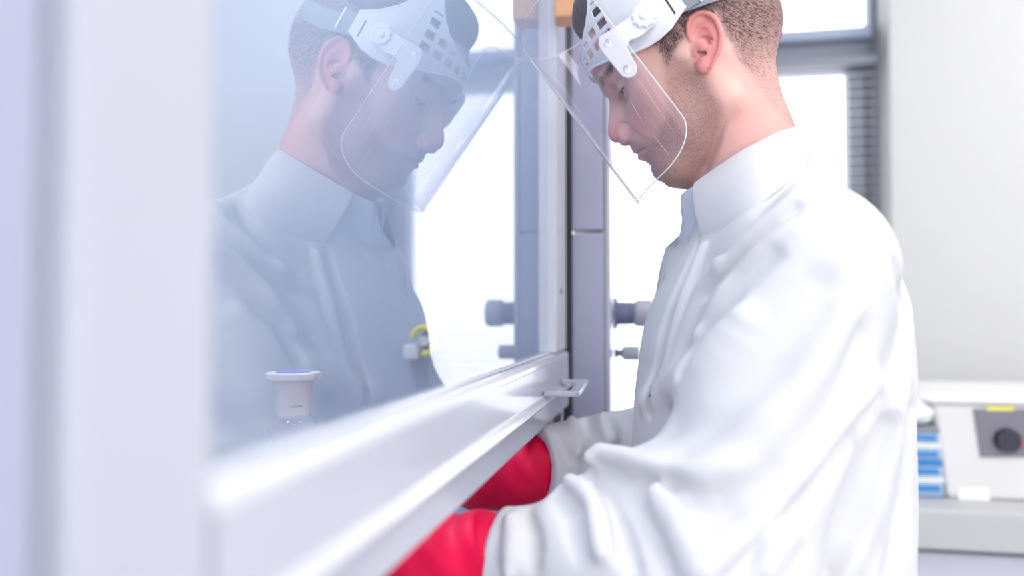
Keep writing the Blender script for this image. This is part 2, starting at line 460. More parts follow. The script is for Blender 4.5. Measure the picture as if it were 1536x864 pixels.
box('side_wall', (-0.85, HY1, 0.95), (-0.012, HY1 + 0.06, 2.25), M['hoodin'], hood, 0.002)
box('side_wall', (-0.85, HY0 - 0.06, 0.95), (-0.012, HY0, 2.25), M['hoodin'], hood, 0.002)
box('back_wall', (-0.85, HY0, 0.95), (-0.80, HY1, 2.25), M['hoodin'], hood, 0.002)
box('baffle_panel', (-0.79, HY0 + 0.03, 1.02), (-0.77, HY1 - 0.03, 1.55), M['hoodin'], hood, 0.003)
box('baffle_panel', (-0.79, HY0 + 0.03, 1.60), (-0.77, HY1 - 0.03, 2.10), M['hoodin'], hood, 0.003)
box('top_panel', (-0.85, HY0 - 0.06, 2.20), (0.02, HY1 + 0.06, 2.26), M['hoodwhite'], hood, 0.003)
box('duct_box', (-0.65, 0.3, 2.26), (-0.2, 0.9, 2.85), M['hoodwhite'], hood, 0.003)
lt = box('fill_light_housing', (-0.47, 0.1, 2.14), (-0.33, 1.1, 2.198), M['white'], hood, 0.003)  # housing for the added hood lamp, out of view
# far corner post, its white edging and lower sleeve, seen beside the sash
box('corner_post', (0.0140, HY1, 1.424), (0.0660, HY1 + 0.06, 2.26), M['hoodlav'], hood, 0.003)
box('corner_post', (0.0132, HY1 - 0.002, 0.90), (0.0668, HY1 + 0.06, 1.420), M['hoodlav'], hood, 0.003)
box('post_edging', (0.0672, HY1 + 0.001, 0.90), (0.0765, HY1 + 0.06, 2.26), M['hoodwhite'], hood, 0.003)
box('post_seal', (0.0030, HY1 - 0.014, 0.96), (0.0180, HY1 - 0.003, 2.2), M['rubber'], hood, 0.001)
box('reveal_board', (-0.10, HY1 - 0.004, 0.96), (0.001, HY1, 1.152), M['brown'], hood, 0.001)
box('sash_track', (-0.030, HY1 - 0.035, 0.96), (-0.012, HY1, 2.2), M['hoodlav'], hood, 0.001)
box('corner_post', (-0.012, HY0 - 0.06, 0.90), (0.010, 0.178, 2.26), M['hoodlav'], hood, 0.003)
# sash
sash = empty('hood_sash', (0, 0.6, 1.154), 'raised glass sash of the fume hood with white bottom rail', 'sash')
SY0, SY1 = 0.183, 1.215
prism('bottom_rail', [(-0.014, 1.154), (0.013, 1.154), (0.015, 1.157), (0.015, 1.186), (0.0155, 1.193), (0.0150, 1.2300), (-0.014, 1.2300)], 'y', SY0 + 0.0675, SY1, M['hoodwhite'], sash, bev=0.0006)
prism('rail_highlight', [(-0.014, 1.2301), (0.0150, 1.2301), (0.0146, 1.2350), (0.0100, 1.2385), (0.001, 1.2400), (-0.014, 1.2400)], 'y', SY0 + 0.0675, SY1, M['brightwhite'], sash, bev=0.0004)  # top chamfer split off so its whiter colour carries the highlight
prism('finger_lip', [(0.015, 1.1855), (0.0235, 1.1868), (0.0250, 1.1895), (0.0215, 1.1925), (0.015, 1.1945)], 'y', SY0 + 0.0675, SY1 - 0.01, M['brightwhite'], sash, bev=0.0008)  # highlight along the lip put into the whiter colour
prism('highlight_bead', [(0.0006, 1.2401), (0.0050, 1.2401), (0.0006, 1.2420)], 'y', SY0 + 0.0675, SY1, M['brightwhite'], sash)  # thin bead in the same highlight white
box('top_rail', (-0.014, SY0, 1.98), (0.014, SY1, 2.04), M['hoodwhite'], sash, 0.002)
st = box('stile', (-0.014, 1.105, 1.2402), (0.012, SY1, 1.98), M['brightwhite'], sash, 0.002)
box('stile', (-0.014, SY0, 1.154), (0.014, SY0 + 0.067, 1.98), M['hoodwhite'], sash, 0.004)
lathe('screw_hole', [(0, -0.003), (0.0042, -0.003), (0.0042, 0.0006), (0.0025, 0.0006), (0.002, -0.001), (0, -0.001)], (0.0125, 1.150, 1.327), M['valvedark'], sash, seg=16, axis='x')
bm = bmesh.new()
bmesh.ops.create_cube(bm, size=1)
for v in bm.verts: v.co = Vector((-0.0025 + v.co.x * 0.005, (SY0 + SY1) / 2 + v.co.y * (SY1 - SY0 - 0.01), 1.610 + v.co.z * 0.739))
me = bpy.data.meshes.new('pane'); bm.to_mesh(me); bm.free()
me.materials.append(M['clear']); me.materials.append(M['pane'])
for p in me.polygons: p.material_index = 1 if p.normal.x > 0.9 else 0
link('pane', me, None, sash, smooth=False)
# pull handle: flat bar loop standing out of the rail
hp = [(0.0165, 0.958), (0.055, 0.958), (0.060, 0.963), (0.0535, 1.128), (0.048, 1.135), (0.0165, 1.135), (0.0165, 1.117), (0.041, 1.117), (0.046, 0.976), (0.0165, 0.976)]
prism('pull_handle', hp, 'z', 1.1955, 1.2020, M['hoodwhite'], sash, bev=0.0015)
prism('sash_stop', [(0.012, 1.085), (0.047, 1.085), (0.047, 1.125), (0.012, 1.125)], 'z', 1.703, 1.80, M['orange'], sash, bev=0.004)
# valves standing out of the far side of the post
def valve(z, x0, r1, x1, r2, x2, label):
    v = empty('service_valve', (x0, 1.33, z), label, 'valve')
    lathe('flange', [(0, 0), (r1 * 1.35, 0), (r1 * 1.35, 0.004), (r1, 0.006), (0, 0.006)], (x0, 1.33, z), M['valvedark'], v, 28, 'x')
    lathe('neck', [(0, 0), (r1 * 0.95, 0), (r1 * 0.9, x1 - x0 - 0.006), (0, x1 - x0 - 0.006)], (x0 + 0.006, 1.33, z), M['valvedark'], v, 28, 'x')
    lathe('knob', [(0, 0), (r1 * 0.8, 0), (r2, 0.006), (r2, x2 - x1 - 0.003), (r2 * 0.9, x2 - x1), (0, x2 - x1)], (x1, 1.33, z), M['valve'], v, 28, 'x')
valve(1.2945, 0.0765, 0.0205, 0.107, 0.0225, 0.139, 'larger upper grey valve knob standing out behind the lavender post')
valve(1.2290, 0.0765, 0.0062, 0.086, 0.0115, 0.118, 'small lower grey valve knob on a thin neck behind the lavender post')
#==ENDHOOD==
#==REST==
HRES = 0.0011
CRES = 0.0036
#==HEAD==
PROF = [px2l(*q)[[0, 2]] for q in [(887, 116), (895, 121), (902, 131), (912, 143), (914, 151), (914.5, 160), (914, 177), (912, 189), (912.3, 201.6), (915.5, 209), (921.5, 213.3), (930, 213), (941, 213.4), (944.5, 217), (949, 223.0), (956.3, 227.2), (960, 231), (960.2, 236), (966, 239), (972.5, 243.4), (976, 248), (976.5, 255), (979.7, 263.6), (986, 270), (996.7, 274)]]
_pz = np.array([q[1] for q in PROF])[::-1]; _px = np.array([q[0] for q in PROF])[::-1]
EYE = np.array([0.0835, 0.0315, 0.0085])
NECKA = np.array([-0.022, 0, -0.02])
def head_base(p, nose=False):
    q = p.copy(); q[:, 1] = np.abs(q[:, 1])
    d = ell(q, (0.003, 0, 0.042), (0.103, 0.0755, 0.094))
    d = smin(d, ell(q, (-0.045, 0, 0.012), (0.056, 0.061, 0.058)), 0.03)
    d = smin(d, ell(q, (0.050, 0, -0.022), (0.050, 0.058, 0.078)), 0.03)
    d = smin(d, caps(q, (0.078, 0.020, 0.028), (0.070, 0.045, 0.026), 0.022, 0.016), 0.02)      # brow
    d = smin(d, caps(q, (0.070, 0.046, -0.016), (0.030, 0.062, -0.012), 0.017, 0.010), 0.025)   # cheekbone
    d = smin(d, caps(q, (0.080, 0.014, -0.046), (0.055, 0.040, -0.060), 0.026, 0.020), 0.03)    # mouth mound, cheek
    d = smin(d, caps(q, (0.014, 0.056, -0.070), (0.080, 0.018, -0.093), 0.012, 0.017), 0.022)   # jaw line
    d = smin(d, caps(q, (0.010, 0.058, -0.020), (0.014, 0.056, -0.070), 0.012, 0.012), 0.03)    # ramus
    d = smin(d, caps(q, (0.090, 0.0, -0.088), (0.090, 0.010, -0.088), 0.017, 0.014), 0.02)      # chin
    d = smin(d, caps(q, (0.078, 0.0, -0.098), (0.030, 0.0, -0.088), 0.018, 0.034), 0.03)        # under chin
    d = smin(d, caps(q, (0.03, 0.025, -0.06), (0.075, 0.012, -0.07), 0.030, 0.022), 0.02)
    d = smax(d, -caps(q, (0.104, 0.031, 0.008), (0.100, 0.036, 0.007), 0.0155, 0.012), 0.014)    # socket
    return d
# base front position along the midline, then the shift which brings it to the traced profile
_zs = np.linspace(-0.112, 0.055, 168)
_xs = np.linspace(0.04, 0.15, 441)
_g = np.zeros_like(_zs)
for i, z in enumerate(_zs):
    v = head_base(np.stack([_xs, np.zeros_like(_xs), np.full_like(_xs, z)], 1).astype(np.float32))
    ii = np.where(v < 0)[0]
    _g[i] = np.interp(z, _pz, _px) - (_xs[ii[-1]] if len(ii) else 0.09)
_fade = np.clip((_zs + 0.112) / 0.012, 0, 1) * np.clip((0.055 - _zs) / 0.012, 0, 1)
_g *= _fade
_kw = np.array([1, 2, 1.0]) / 4
_g = np.convolve(np.pad(_g, 1, mode='edge'), _kw, 'valid')
_sz = [-0.112, -0.095, -0.078, -0.062, -0.052, -0.043, -0.037, -0.030, -0.020, -0.005, 0.010, 0.022, 0.034, 0.055]
_sw = [0.022, 0.020, 0.020, 0.021, 0.020, 0.0145, 0.0125, 0.0135, 0.0125, 0.0095, 0.0085, 0.013, 0.026, 0.034]
def poly_tube(p, pts, rs, k=0.0): return chain(p, pts, rs, k)
# ear, traced on its own plane
def epx(px, py, yl=0.085): return px2l(px, py, yl)[[0, 2]]
EAR = [epx(*q) for q in [(1044, 62), (1037, 57), (1033, 46), (1032, 33), (1036.5, 21), (1046, 14), (1057, 13), (1067.5, 18), (1075.5, 28), (1080, 41), (1082, 55), (1080, 70), (1076.5, 82), (1071, 93), (1066, 102), (1060, 107.5), (1053, 108), (1046, 101), (1042, 90), (1040, 76)]]
EARHX = EAR[0:15]
ANTI = [epx(*q) for q in [(1049, 33), (1058, 33), (1066, 38), (1071, 48), (1072, 60), (1069, 72), (1063, 82), (1057, 87)]]
def eary(x, z):
    # distance behind the front attachment line
    bx = -np.cos(0.50); bz = -np.sin(0.50) * 0.0 
    f0 = epx(1040, 70)
    ux, uz = np.cos(0.53), -np.sin(0.53)          # ear long axis points down/forward
    nx, nz = uz, -ux                               # towards the back
    d = (x - f0[0]) * nx + (z - f0[1]) * nz
    return 0.0745 + 0.42 * np.clip(d, -0.004, 0.05)
def ear_sdf(q):
    x, z = q[:, 0], q[:, 2]
    ye = eary(x, z); w = q[:, 1] - ye
    pd = poly2(x, z, EAR)
    def lift(pts, dy): return [(a[0], float(eary(a[0], a[1])) + dy, a[1]) for a in pts]
    slab = smax(pd + 0.001, np.abs(w + 0.0025) - 0.0022, 0.003)
    n = len(EARHX)
    hx = chain(q, lift(EARHX, 0.0010), list(np.interp(np.arange(n), [0, 3, 6, 10, n - 1], [0.0020, 0.0027, 0.0031, 0.0026, 0.0012])))
    d = smin(slab, hx, 0.0022)
    d = smin(d, chain(q, lift(ANTI, -0.0012), [0.0016, 0.0024, 0.0029, 0.0029, 0.0029, 0.0028, 0.0028, 0.0026]), 0.003)
    lb = lift([epx(1055, 96), epx(1055, 101)], -0.0016)
    d = smin(d, caps(q, lb[0], lb[1], 0.0036, 0.0036), 0.009)
    tr = lift([epx(1041, 68), epx(1043, 78)], 0.0005)
    d = smin(d, caps(q, tr[0], tr[1], 0.0036, 0.0032), 0.004)
    cr = lift([epx(1043, 62), epx(1054, 63)], -0.0025)
    d = smin(d, caps(q, cr[0], cr[1], 0.0028, 0.0016), 0.003)                     # crus of the helix
    # back of the concha joins the head
    cc = epx(1056, 68)
    d = smin(d, caps(q, (cc[0], 0.066, cc[1]), (cc[0], 0.074, cc[1]), 0.013, 0.010), 0.004)
    c1 = lift([epx(1056, 56), epx(1063, 60)], -0.0005); d = smax(d, -caps(q, c1[0], c1[1], 0.0052, 0.0052), 0.002)
    c2 = lift([epx(1053, 75), epx(1057, 79)], -0.0015); d = smax(d, -caps(q, c2[0], c2[1], 0.0038, 0.0036), 0.002)
    k = lift([epx(1049, 76), epx(1049, 90)], -0.003); d = smax(d, -caps(q, k[0], k[1], 0.0030, 0.0019), 0.0015)
    k = lift([epx(1050, 76)], 0)[0]; d = smax(d, -caps(q, (k[0], k[1], k[2]), (k[0] + 0.004, k[1] - 0.032, k[2]), 0.0033, 0.0024), 0.0012)
    return d
NB = [w2l(np.array(q)) for q in [(0.247, 0.92, 1.475), (0.268, 0.92, 1.37)]]
JC = [px2l(*q, 0.05)[[0, 2]] for q in [(1086, 188), (1076, 212), (1064, 238), (1044, 268)]]
def head_sdf(p):
    gz = np.interp(p[:, 2], _zs, _g).astype(np.float32)
    sg = np.interp(p[:, 2], _sz, _sw).astype(np.float32)
    ay = np.abs(p[:, 1])
    wy = np.exp(-(ay / sg) ** 2 / 1.35) if False else np.exp(-(ay / sg) ** 2.4)
    fr = np.clip((p[:, 0] - 0.03) / 0.05, 0, 1)
    q = p.copy(); q[:, 0] = p[:, 0] - gz * wy * fr
    q[:, 1] = ay
    d = head_base(q)
    r = p.copy(); r[:, 1] = ay
    # wings of the nose
    d = smin(d, ell(r, (0.1125, 0.0125, -0.0335), (0.0115, 0.0065, 0.0080)), 0.004)
    d = smax(d, -caps(r, (0.1185, 0.0075, -0.0430), (0.1150, 0.0095, -0.0350), 0.0036, 0.0026), 0.002)
    # relief laid on the surface: wing crease, fold to the mouth corner, lips and the line between them
    front = np.clip((r[:, 0] - 0.07) / 0.01, 0, 1)
    z_ = r[:, 2]; zc = -0.0563 - 0.0050 * (ay / 0.025) ** 2
    def line2(pts):
        dd = None
        for i in range(len(pts) - 1):
            a_, b_ = np.array(pts[i]), np.array(pts[i + 1]); e_ = b_ - a_
            t_ = np.clip(((ay - a_[0]) * e_[0] + (z_ - a_[1]) * e_[1]) / (e_ @ e_), 0, 1)
            q_ = np.hypot(ay - a_[0] - t_ * e_[0], z_ - a_[1] - t_ * e_[1]); dd = q_ if dd is None else np.minimum(dd, q_)
        return dd
    d = d + front * 0.0020 * np.exp(-(line2([(0.0135, -0.0200), (0.0185, -0.0260), (0.0200, -0.0330), (0.0185, -0.0395)]) / 0.0018) ** 2)
    d = d + front * 0.0012 * np.exp(-(line2([(0.0215, -0.0300), (0.0290, -0.0430), (0.0325, -0.0560)]) / 0.0035) ** 2)
    wl = np.clip(1 - (ay / 0.0245) ** 2, 0, 1)
    d = d - front * wl * 0.0022 * np.exp(-((z_ - zc + 0.0052) / 0.0034) ** 2)
    d = d - front * wl * 0.0018 * np.exp(-((z_ - zc - 0.0042) / 0.0028) ** 2)
    d = d + front * 0.0030 * np.clip(1.35 - (ay / 0.0260) ** 4, 0, 1) * np.exp(-((z_ - zc) / 0.0011) ** 2) * (ay < 0.0285)
    # lids over the eyeball, looking down
    e = ell(r, EYE, (0.0140, 0.0150, 0.0140))
    lid = np.abs(e)-0.0
    d = smin(d, e, 0.006)
    a0 = EYE + np.array([0.0130, 0, -0.0055])
    d = smax(d, -chain(r, [EYE + np.array([0.0100, -0.0115, -0.0045]), EYE + np.array([0.0145, -0.002, -0.0062]), EYE + np.array([0.0085, 0.0125, -0.0050])], [0.0010, 0.0029, 0.0010]), 0.0012)
    d = smax(d, -chain(r, [EYE + np.array([0.0120, -0.012, 0.0065]), EYE + np.array([0.0150, 0.000, 0.0072]), EYE + np.array([0.0085, 0.0130, 0.0045])], 0.0007), 0.003)   # lid crease
    # brow ridge
    d = smin(d, chain(r, [(0.0985, 0.012, 0.0270), (0.0960, 0.028, 0.0300), (0.0820, 0.046, 0.0260)], [0.0060, 0.0065, 0.0040]), 0.012)
    # neck
    nk = caps(r, NECKA, NB[0] * np.array([1, 0, 1]), 0.0515, 0.0530)
    nk = smin(nk, caps(r, NB[0] * np.array([1, 0, 1]), NB[1] * np.array([1, 0, 1]), 0.0530, 0.064), 0.03)
    nk = smin(nk, caps(r, (-0.012, 0.055, -0.030), NB[0] + np.array([0.030, 0.018, -0.005]), 0.010, 0.014), 0.02)   # neck muscle behind the ear
    nk = smin(nk, caps(r, (0.045, 0, -0.105), NB[0] + np.array([0.050, 0.0, -0.03]), 0.014, 0.016), 0.03)
    d = smin(d, nk, 0.014)
    # crease under the jaw
    j = [np.array([px2l(*q, 0.052)[0], 0.052, px2l(*q, 0.052)[2]]) for q in [(1068, 226)]] + [np.array([px2l(*q, 0.04)[0], 0.040, px2l(*q, 0.04)[2]]) for q in [(1058, 250), (1044, 268)]]
    d = smax(d, -chain(r, j, [0.0002, 0.0008, 0.0012]), 0.012)
    side = np.clip((ay - 0.022) / 0.012, 0, 1) * (r[:, 0] > -0.01); cl = None
    for i in range(len(JC) - 1):
        a_, b_ = JC[i], JC[i + 1]; e_ = b_ - a_
        t_ = np.clip(((r[:, 0] - a_[0]) * e_[0] + (z_ - a_[1]) * e_[1]) / (e_ @ e_), 0, 1)
        q_ = np.hypot(r[:, 0] - a_[0] - t_ * e_[0], z_ - a_[1] - t_ * e_[1]); q_ = q_ + 0.004 * (i == 0) * (1 - t_); cl = q_ if cl is None else np.minimum(cl, q_)
    d = d + side * 0.0034 * np.exp(-(cl / 0.0042) ** 2)
    far = np.abs(r[:, 1] - 0.082) < 0.03
    e_ = np.full(len(r), 0.05, np.float32)
    m = far & (r[:, 0] > -0.06) & (r[:, 0] < 0.06) & (r[:, 2] > -0.08) & (r[:, 2] < 0.06)
    if m.any(): e_[m] = ear_sdf(r[m])
    d = np.where(m, smin(d, e_, 0.0025), d)
    return d
lo = (-0.115, -0.105, -0.215); hi = (0.15, 0.105, 0.145)
HPTS, HQ = sculpt(head_sdf, lo, hi, HRES, project=2, margin=1.7)
# regions (side view, local x/z)
def inside(P, poly, soft):
    d = poly2(P[:, 0].astype(np.float32), P[:, 2].astype(np.float32), poly)
    return np.clip(0.5 - d / soft, 0, 1)
ss = lambda t: t * t * (3 - 2 * t)
hairpoly = [px2l(*q, .07)[[0, 2]] for q in [(955, 60), (985, 66), (993, 80), (999, 95), (1006, 88), (1014, 74), (1024, 56), (1034, 30), (1075, 18), (1086, 42), (1098, 66), (1112, 86)]] + [px2l(*q, .045)[[0, 2]] for q in [(1132, 118), (1150, 150), (1172, 178), (1200, 190)]] + [(-0.2, -0.15), (-0.2, 0.25), (0.07, 0.25), (0.088, 0.10), (0.082, 0.07)]
ff = np.array([0.012])
hm = inside(HPTS, hairpoly, 0.012)
fadeup = np.clip((HPTS[:, 2] + 0.11) / 0.12, 0.30, 1)        # fade cut: thinner towards the nape
hairm = ss(hm) * np.where(HPTS[:, 0] < -0.005, fadeup, 1.0)
nearear = np.full(len(HPTS), 1.0)
sel = np.abs(np.abs(HPTS[:, 1]) - 0.083) < 0.03
q_ = HPTS[sel].copy(); q_[:, 1] = np.abs(q_[:, 1]); nearear[sel] = ear_sdf(q_.astype(np.float32))
pe = poly2(HPTS[:, 0].astype(np.float32), HPTS[:, 2].astype(np.float32), EAR)
earm = np.clip((0.0012 - nearear) / 0.001, 0, 1) * (pe < 0.002)
hairm *= 1 - earm
stp = [px2l(*q, .055)[[0, 2]] for q in [(1000, 92), (1012, 90), (1034, 100), (1056, 122), (1080, 165), (1082, 195), (1066, 232), (1046, 272)]] + [px2l(*q)[[0, 2]] for q in [(1040, 290), (996, 284), (970, 266), (966, 244)]] + [px2l(*q, .02)[[0, 2]] for q in [(940, 218), (944, 211)]] + [px2l(*q, .04)[[0, 2]] for q in [(958, 212), (985, 208), (1000, 180), (1000, 140), (994, 112)]]
stub = ss(inside(HPTS, stp, 0.014)) * (1 - earm)
_zc = -0.0563 - 0.0050 * (np.abs(HPTS[:, 1]) / 0.025) ** 2
_half = 0.0085 * np.sqrt(np.clip(1 - (HPTS[:, 1] / 0.0255) ** 2, 0, 1)) + 1e-4
lipm = ss(np.clip(1.25 * (1.35 - np.abs(HPTS[:, 2] - _zc + 0.0008) / _half), 0, 1)) * (HPTS[:, 0] > 0.08) * (np.abs(HPTS[:, 1]) < 0.026)
stub *= 1 - lipm
HA = np.stack([HPTS[:, 0], np.abs(HPTS[:, 1]), HPTS[:, 2]], 1).astype(np.float32)
redn = np.clip(earm * 0.9 + 0.75 * np.exp(-(np.linalg.norm(HPTS - np.array([0.128, 0, -0.027]), axis=1) / 0.014) ** 2) + 0.5 * np.exp(-(np.linalg.norm(HA - np.array([0.085, 0.040, -0.035]), axis=1) / 0.022) ** 2) + 0.25 * np.clip((-0.06 - HPTS[:, 2]) / 0.03, 0, 1) * np.clip((0.05 - HPTS[:, 0]) / 0.04, 0, 1) * (HPTS[:, 0] > -0.06), 0, 1)
browd = chain(HA, [(0.1035, 0.010, 0.0255), (0.1020, 0.026, 0.0305), (0.0900, 0.046, 0.0285)], 0.0)
browm = ss(np.clip(1.6 - browd / 0.0045, 0, 1))
lidl = chain(HA, [EYE + np.array([0.0105, -0.0115, -0.0030]), EYE + np.array([0.0140, -0.002, -0.0038]), EYE + np.array([0.0085, 0.0125, -0.0032])], 0.0)
lidm = ss(np.clip(1.5 - lidl / 0.0013, 0, 1))
def skinmat():
    m = bpy.data.materials.new('skin'); m.use_nodes = True
    n = m.node_tree.nodes; l = m.node_tree.links; b = n['Principled BSDF']
    b.inputs['Roughness'].default_value = 0.48; b.inputs['Specular IOR Level'].default_value = 0.4
    b.inputs['Subsurface Weight'].default_value = 0.18
    b.inputs['Subsurface Radius'].default_value = (0.006, 0.002, 0.001); b.inputs['Subsurface Scale'].default_value = 1
    t = n.new('ShaderNodeTexCoord')
    def noise(sc, det=3):
        q = n.new('ShaderNodeTexNoise'); q.inputs['Scale'].default_value = sc; q.inputs['Detail'].default_value = det
        l.new(t.outputs['Object'], q.inputs['Vector']); return q.outputs[0]
    def at(nm):
        q = n.new('ShaderNodeAttribute'); q.attribute_name = nm; return q.outputs['Fac']
    def mth(op, a, bb):
        q = n.new('ShaderNodeMath'); q.operation = op
        for i, v in enumerate((a, bb)):
            if isinstance(v, (int, float)): q.inputs[i].default_value = v
            else: l.new(v, q.inputs[i])
        q.use_clamp = True
        return q.outputs[0]
    def mix(f, a, c):
        q = n.new('ShaderNodeMixRGB')
        if isinstance(f, (int, float)): q.inputs[0].default_value = f
        else: l.new(f, q.inputs[0])
        if isinstance(a, tuple): q.inputs[1].default_value = (*a, 1)
        else: l.new(a, q.inputs[1])
        q.inputs[2].default_value = (*c, 1); return q.outputs[0]
    n1 = noise(30); n2 = noise(1400, 2); n3 = noise(700, 2); n4 = noise(300, 3)
    c = mix(mth('MULTIPLY', n1, 0.6), (0.78, 0.50, 0.43), (0.74, 0.37, 0.34))
    c = mix(mth('MULTIPLY', at('red'), 0.75), c, (0.74, 0.20, 0.19))
    c = mix(mth('MULTIPLY', mth('ADD', mth('MULTIPLY', mth('SUBTRACT', n2, 0.42), 3.4), 0.36), mth('MULTIPLY', at('stubble'), 0.72)), c, (0.22, 0.10, 0.085))
    c = mix(mth('MULTIPLY', mth('ADD', mth('MULTIPLY', mth('SUBTRACT', n3, 0.42), 2.0), 0.50), mth('MULTIPLY', at('hair'), 0.92)), c, (0.095, 0.052, 0.058))
    c = mix(mth('MULTIPLY', at('lips'), 0.6), c, (0.62, 0.26, 0.27))
    c = mix(mth('MULTIPLY', at('brow'), mth('ADD', mth('MULTIPLY', n4, 0.8), 0.30)), c, (0.07, 0.04, 0.035))
    c = mix(mth('MULTIPLY', at('lid'), 0.85), c, (0.05, 0.03, 0.03))
    l.new(c, b.inputs['Base Color'])
    bp = n.new('ShaderNodeBump'); bp.inputs['Strength'].default_value = 0.35; bp.inputs['Distance'].default_value = 0.0008
    l.new(n3, bp.inputs['Height']); l.new(bp.outputs[0], b.inputs['Normal'])
    return m
M['skin'] = skinmat()
def hairmat():
    m = mat('hair_strands', (0.045, 0.027, 0.030), 0.5, spec=0.35)
    return m
M['hair'] = hairmat()
PX0 = (0.27, 0.92, 0.0)
man = empty('person', PX0, 'man in white lab coat and red gloves, head bowed, hands under the sash', 'person')
headme = npmesh('body', l2w(HPTS), HQ)
for nm, v in (('hair', hairm), ('stubble', stub), ('red', redn), ('lips', lipm), ('brow', browm), ('lid', lidm)): fattr(headme, nm, v)
body = link('body', headme, M['skin'], man)
for s_ in (1, -1):
    c = l2w([EYE[0], s_ * EYE[1], EYE[2]])
    eo = lathe('eye', [(0.0129 * math.sin(a), 0.0129 * math.cos(a)) for a in np.linspace(0, math.pi, 25)], c, M['eye'], man, 32)
    eo.data.materials.append(M['iris'])
    gz_ = Vector(AX * 0.88 - AZ * 0.47).normalized()
    for pl in eo.data.polygons:
        if (pl.center - Vector(c)).normalized().dot(gz_) > 0.885: pl.material_index = 1

# hair: cap volume on top plus short strands on the sides and nape
QH = [px2l(*q) for q in [(864, -20), (866, 22), (878, 50)]]
def hair_sdf(p):
    q = p.copy(); q[:, 1] = np.abs(q[:, 1])
    d = ell(q, (0.000, 0, 0.052), (0.101, 0.0775, 0.096))
    d = smin(d, caps(q, (0.068, 0.010, 0.112), (0.060, 0.030, 0.112), 0.022, 0.020), 0.02)
    d = smin(d, caps(q, (0.083, 0.0, 0.104), (0.072, 0.026, 0.106), 0.0145, 0.013), 0.015)
    d += 0.0014 * np.sin(p[:, 1] * 620 + p[:, 0] * 90 + 2.0 * np.sin(p[:, 2] * 90)) * np.clip((p[:, 2] - 0.03) / 0.03, 0, 1)
    cut = 0.062 - p[:, 2] + np.clip(0.02 - p[:, 0], 0, 0.1) * -0.05
    cut = np.maximum(cut, (0.088 - p[:, 2]) * (p[:, 0] > 0.05) + (p[:, 0] <= 0.05) * -1)
    return smax(d, cut, 0.006)
hp_, hq_ = sculpt(hair_sdf, (-0.12, -0.095, 0.04), (0.13, 0.095, 0.165), 0.0026, project=1)
capme = (l2w(hp_), hq_)
# strands
tri = HPTS[HQ[:, 0]]; tri2 = HPTS[HQ[:, 2]]; n1 = np.cross(HPTS[HQ[:, 1]] - tri, HPTS[HQ[:, 3]] - tri)
n1 /= np.maximum(np.linalg.norm(n1, axis=1, keepdims=True), 1e-12)
cen = (tri + tri2) / 2; w_ = hairm[HQ].mean(1)
def strands(cen, nor, weight, count, comb, length, width, lift):
    pick = rng.choice(len(cen), count, p=weight / weight.sum())
    c = cen[pick] + rng.normal(0, 0.0006, (count, 3)); nn = nor[pick]
    d = comb(c) + rng.normal(0, 0.32, (count, 3))
    d -= nn * (d * nn).sum(1, keepdims=True); d /= np.maximum(np.linalg.norm(d, axis=1, keepdims=True), 1e-9)
    L = length(c) * rng.uniform(0.7, 1.2, count); L = L[:, None]
    s_ = np.cross(nn, d); s_ *= width
    a = c - nn * 0.0004; m_ = c + d * L * 0.5 + nn * L * lift; e_ = c + d * L + nn * L * lift * 1.1
    V = np.stack([a - s_, a + s_, m_ + s_ * 0.7, m_ - s_ * 0.7, e_], 1).reshape(-1, 3)
    b_ = np.arange(count)[:, None] * 5
    F4 = np.concatenate([b_ + np.array([0, 1, 2, 3])], 0); F3 = b_ + np.array([3, 2, 4])
    return V, F4, F3
def join_mesh(name, parts):
    vs = []; fs = []; o = 0
    for V, Fs in parts:
        vs.append(V)
        for F_ in Fs: fs += (F_ + o).tolist()
        o += len(V)
    return meshfrom(name, np.concatenate(vs), fs)
comb = lambda c: np.stack([np.where(c[:, 0] > 0.015, 0.15, -0.55), 0 * c[:, 0], -1 + 0 * c[:, 0]], 1)
ln = lambda c: 0.0026 + 0.0050 * np.clip((c[:, 2] + 0.07) / 0.12, 0, 1)
Vs, A4, A3 = strands(cen, n1, (w_ ** 1.5) * (np.linalg.norm(np.cross(tri2 - tri, HPTS[HQ[:, 1]] - tri), axis=1)), 34000, comb, ln, 0.00013, 0.20)
hme = join_mesh('hair', [(capme[0], [capme[1]]), (l2w(Vs), [A4, A3])])
hair = link('hair', hme, M['hair'], man)
# brows and lashes
bw = browm[HQ].mean(1) * (HPTS[HQ[:, 0], 0] > 0.07)
Vb, B4, B3 = strands(cen, n1, bw ** 2 + 1e-12, 1100, lambda c: np.stack([-0.5 + 0 * c[:, 0], np.sign(c[:, 1]), 0.35 + 0 * c[:, 0]], 1), lambda c: 0.0055 + 0 * c[:, 0], 0.00013, 0.15)
link('eyebrows', join_mesh('eyebrows', [(l2w(Vb), [B4, B3])]), M['hair'], man)
la = []; lf4 = []; 
for s_ in (1, -1):
    for t_ in np.linspace(-1, 1, 36):
        base = EYE + np.array([0.0143 - 0.0052 * t_ * t_ - 0.0006 * t_, 0.0120 * t_, -0.0046 + 0.0012 * t_])
        tip = base + np.array([0.0060, 0.003 * t_, -0.0042 + 0.0006 * random.random()])
        wv = np.array([0, 0.00022, 0])
        k = len(la); la += [base - wv, base + wv, tip]
        lf4.append((k, k + 1, k + 2))
        for j in (1, 2, 3): la[-j] = la[-j] * np.array([1, s_, 1])
la = np.array(la); hl = len(la) // 2
for sl in (slice(0, hl), slice(hl, 2 * hl)): link('eyelashes', meshfrom('eyelashes', l2w(la[sl]), [(3 * i, 3 * i + 1, 3 * i + 2) for i in range(hl // 3)]), M['hair'], man)
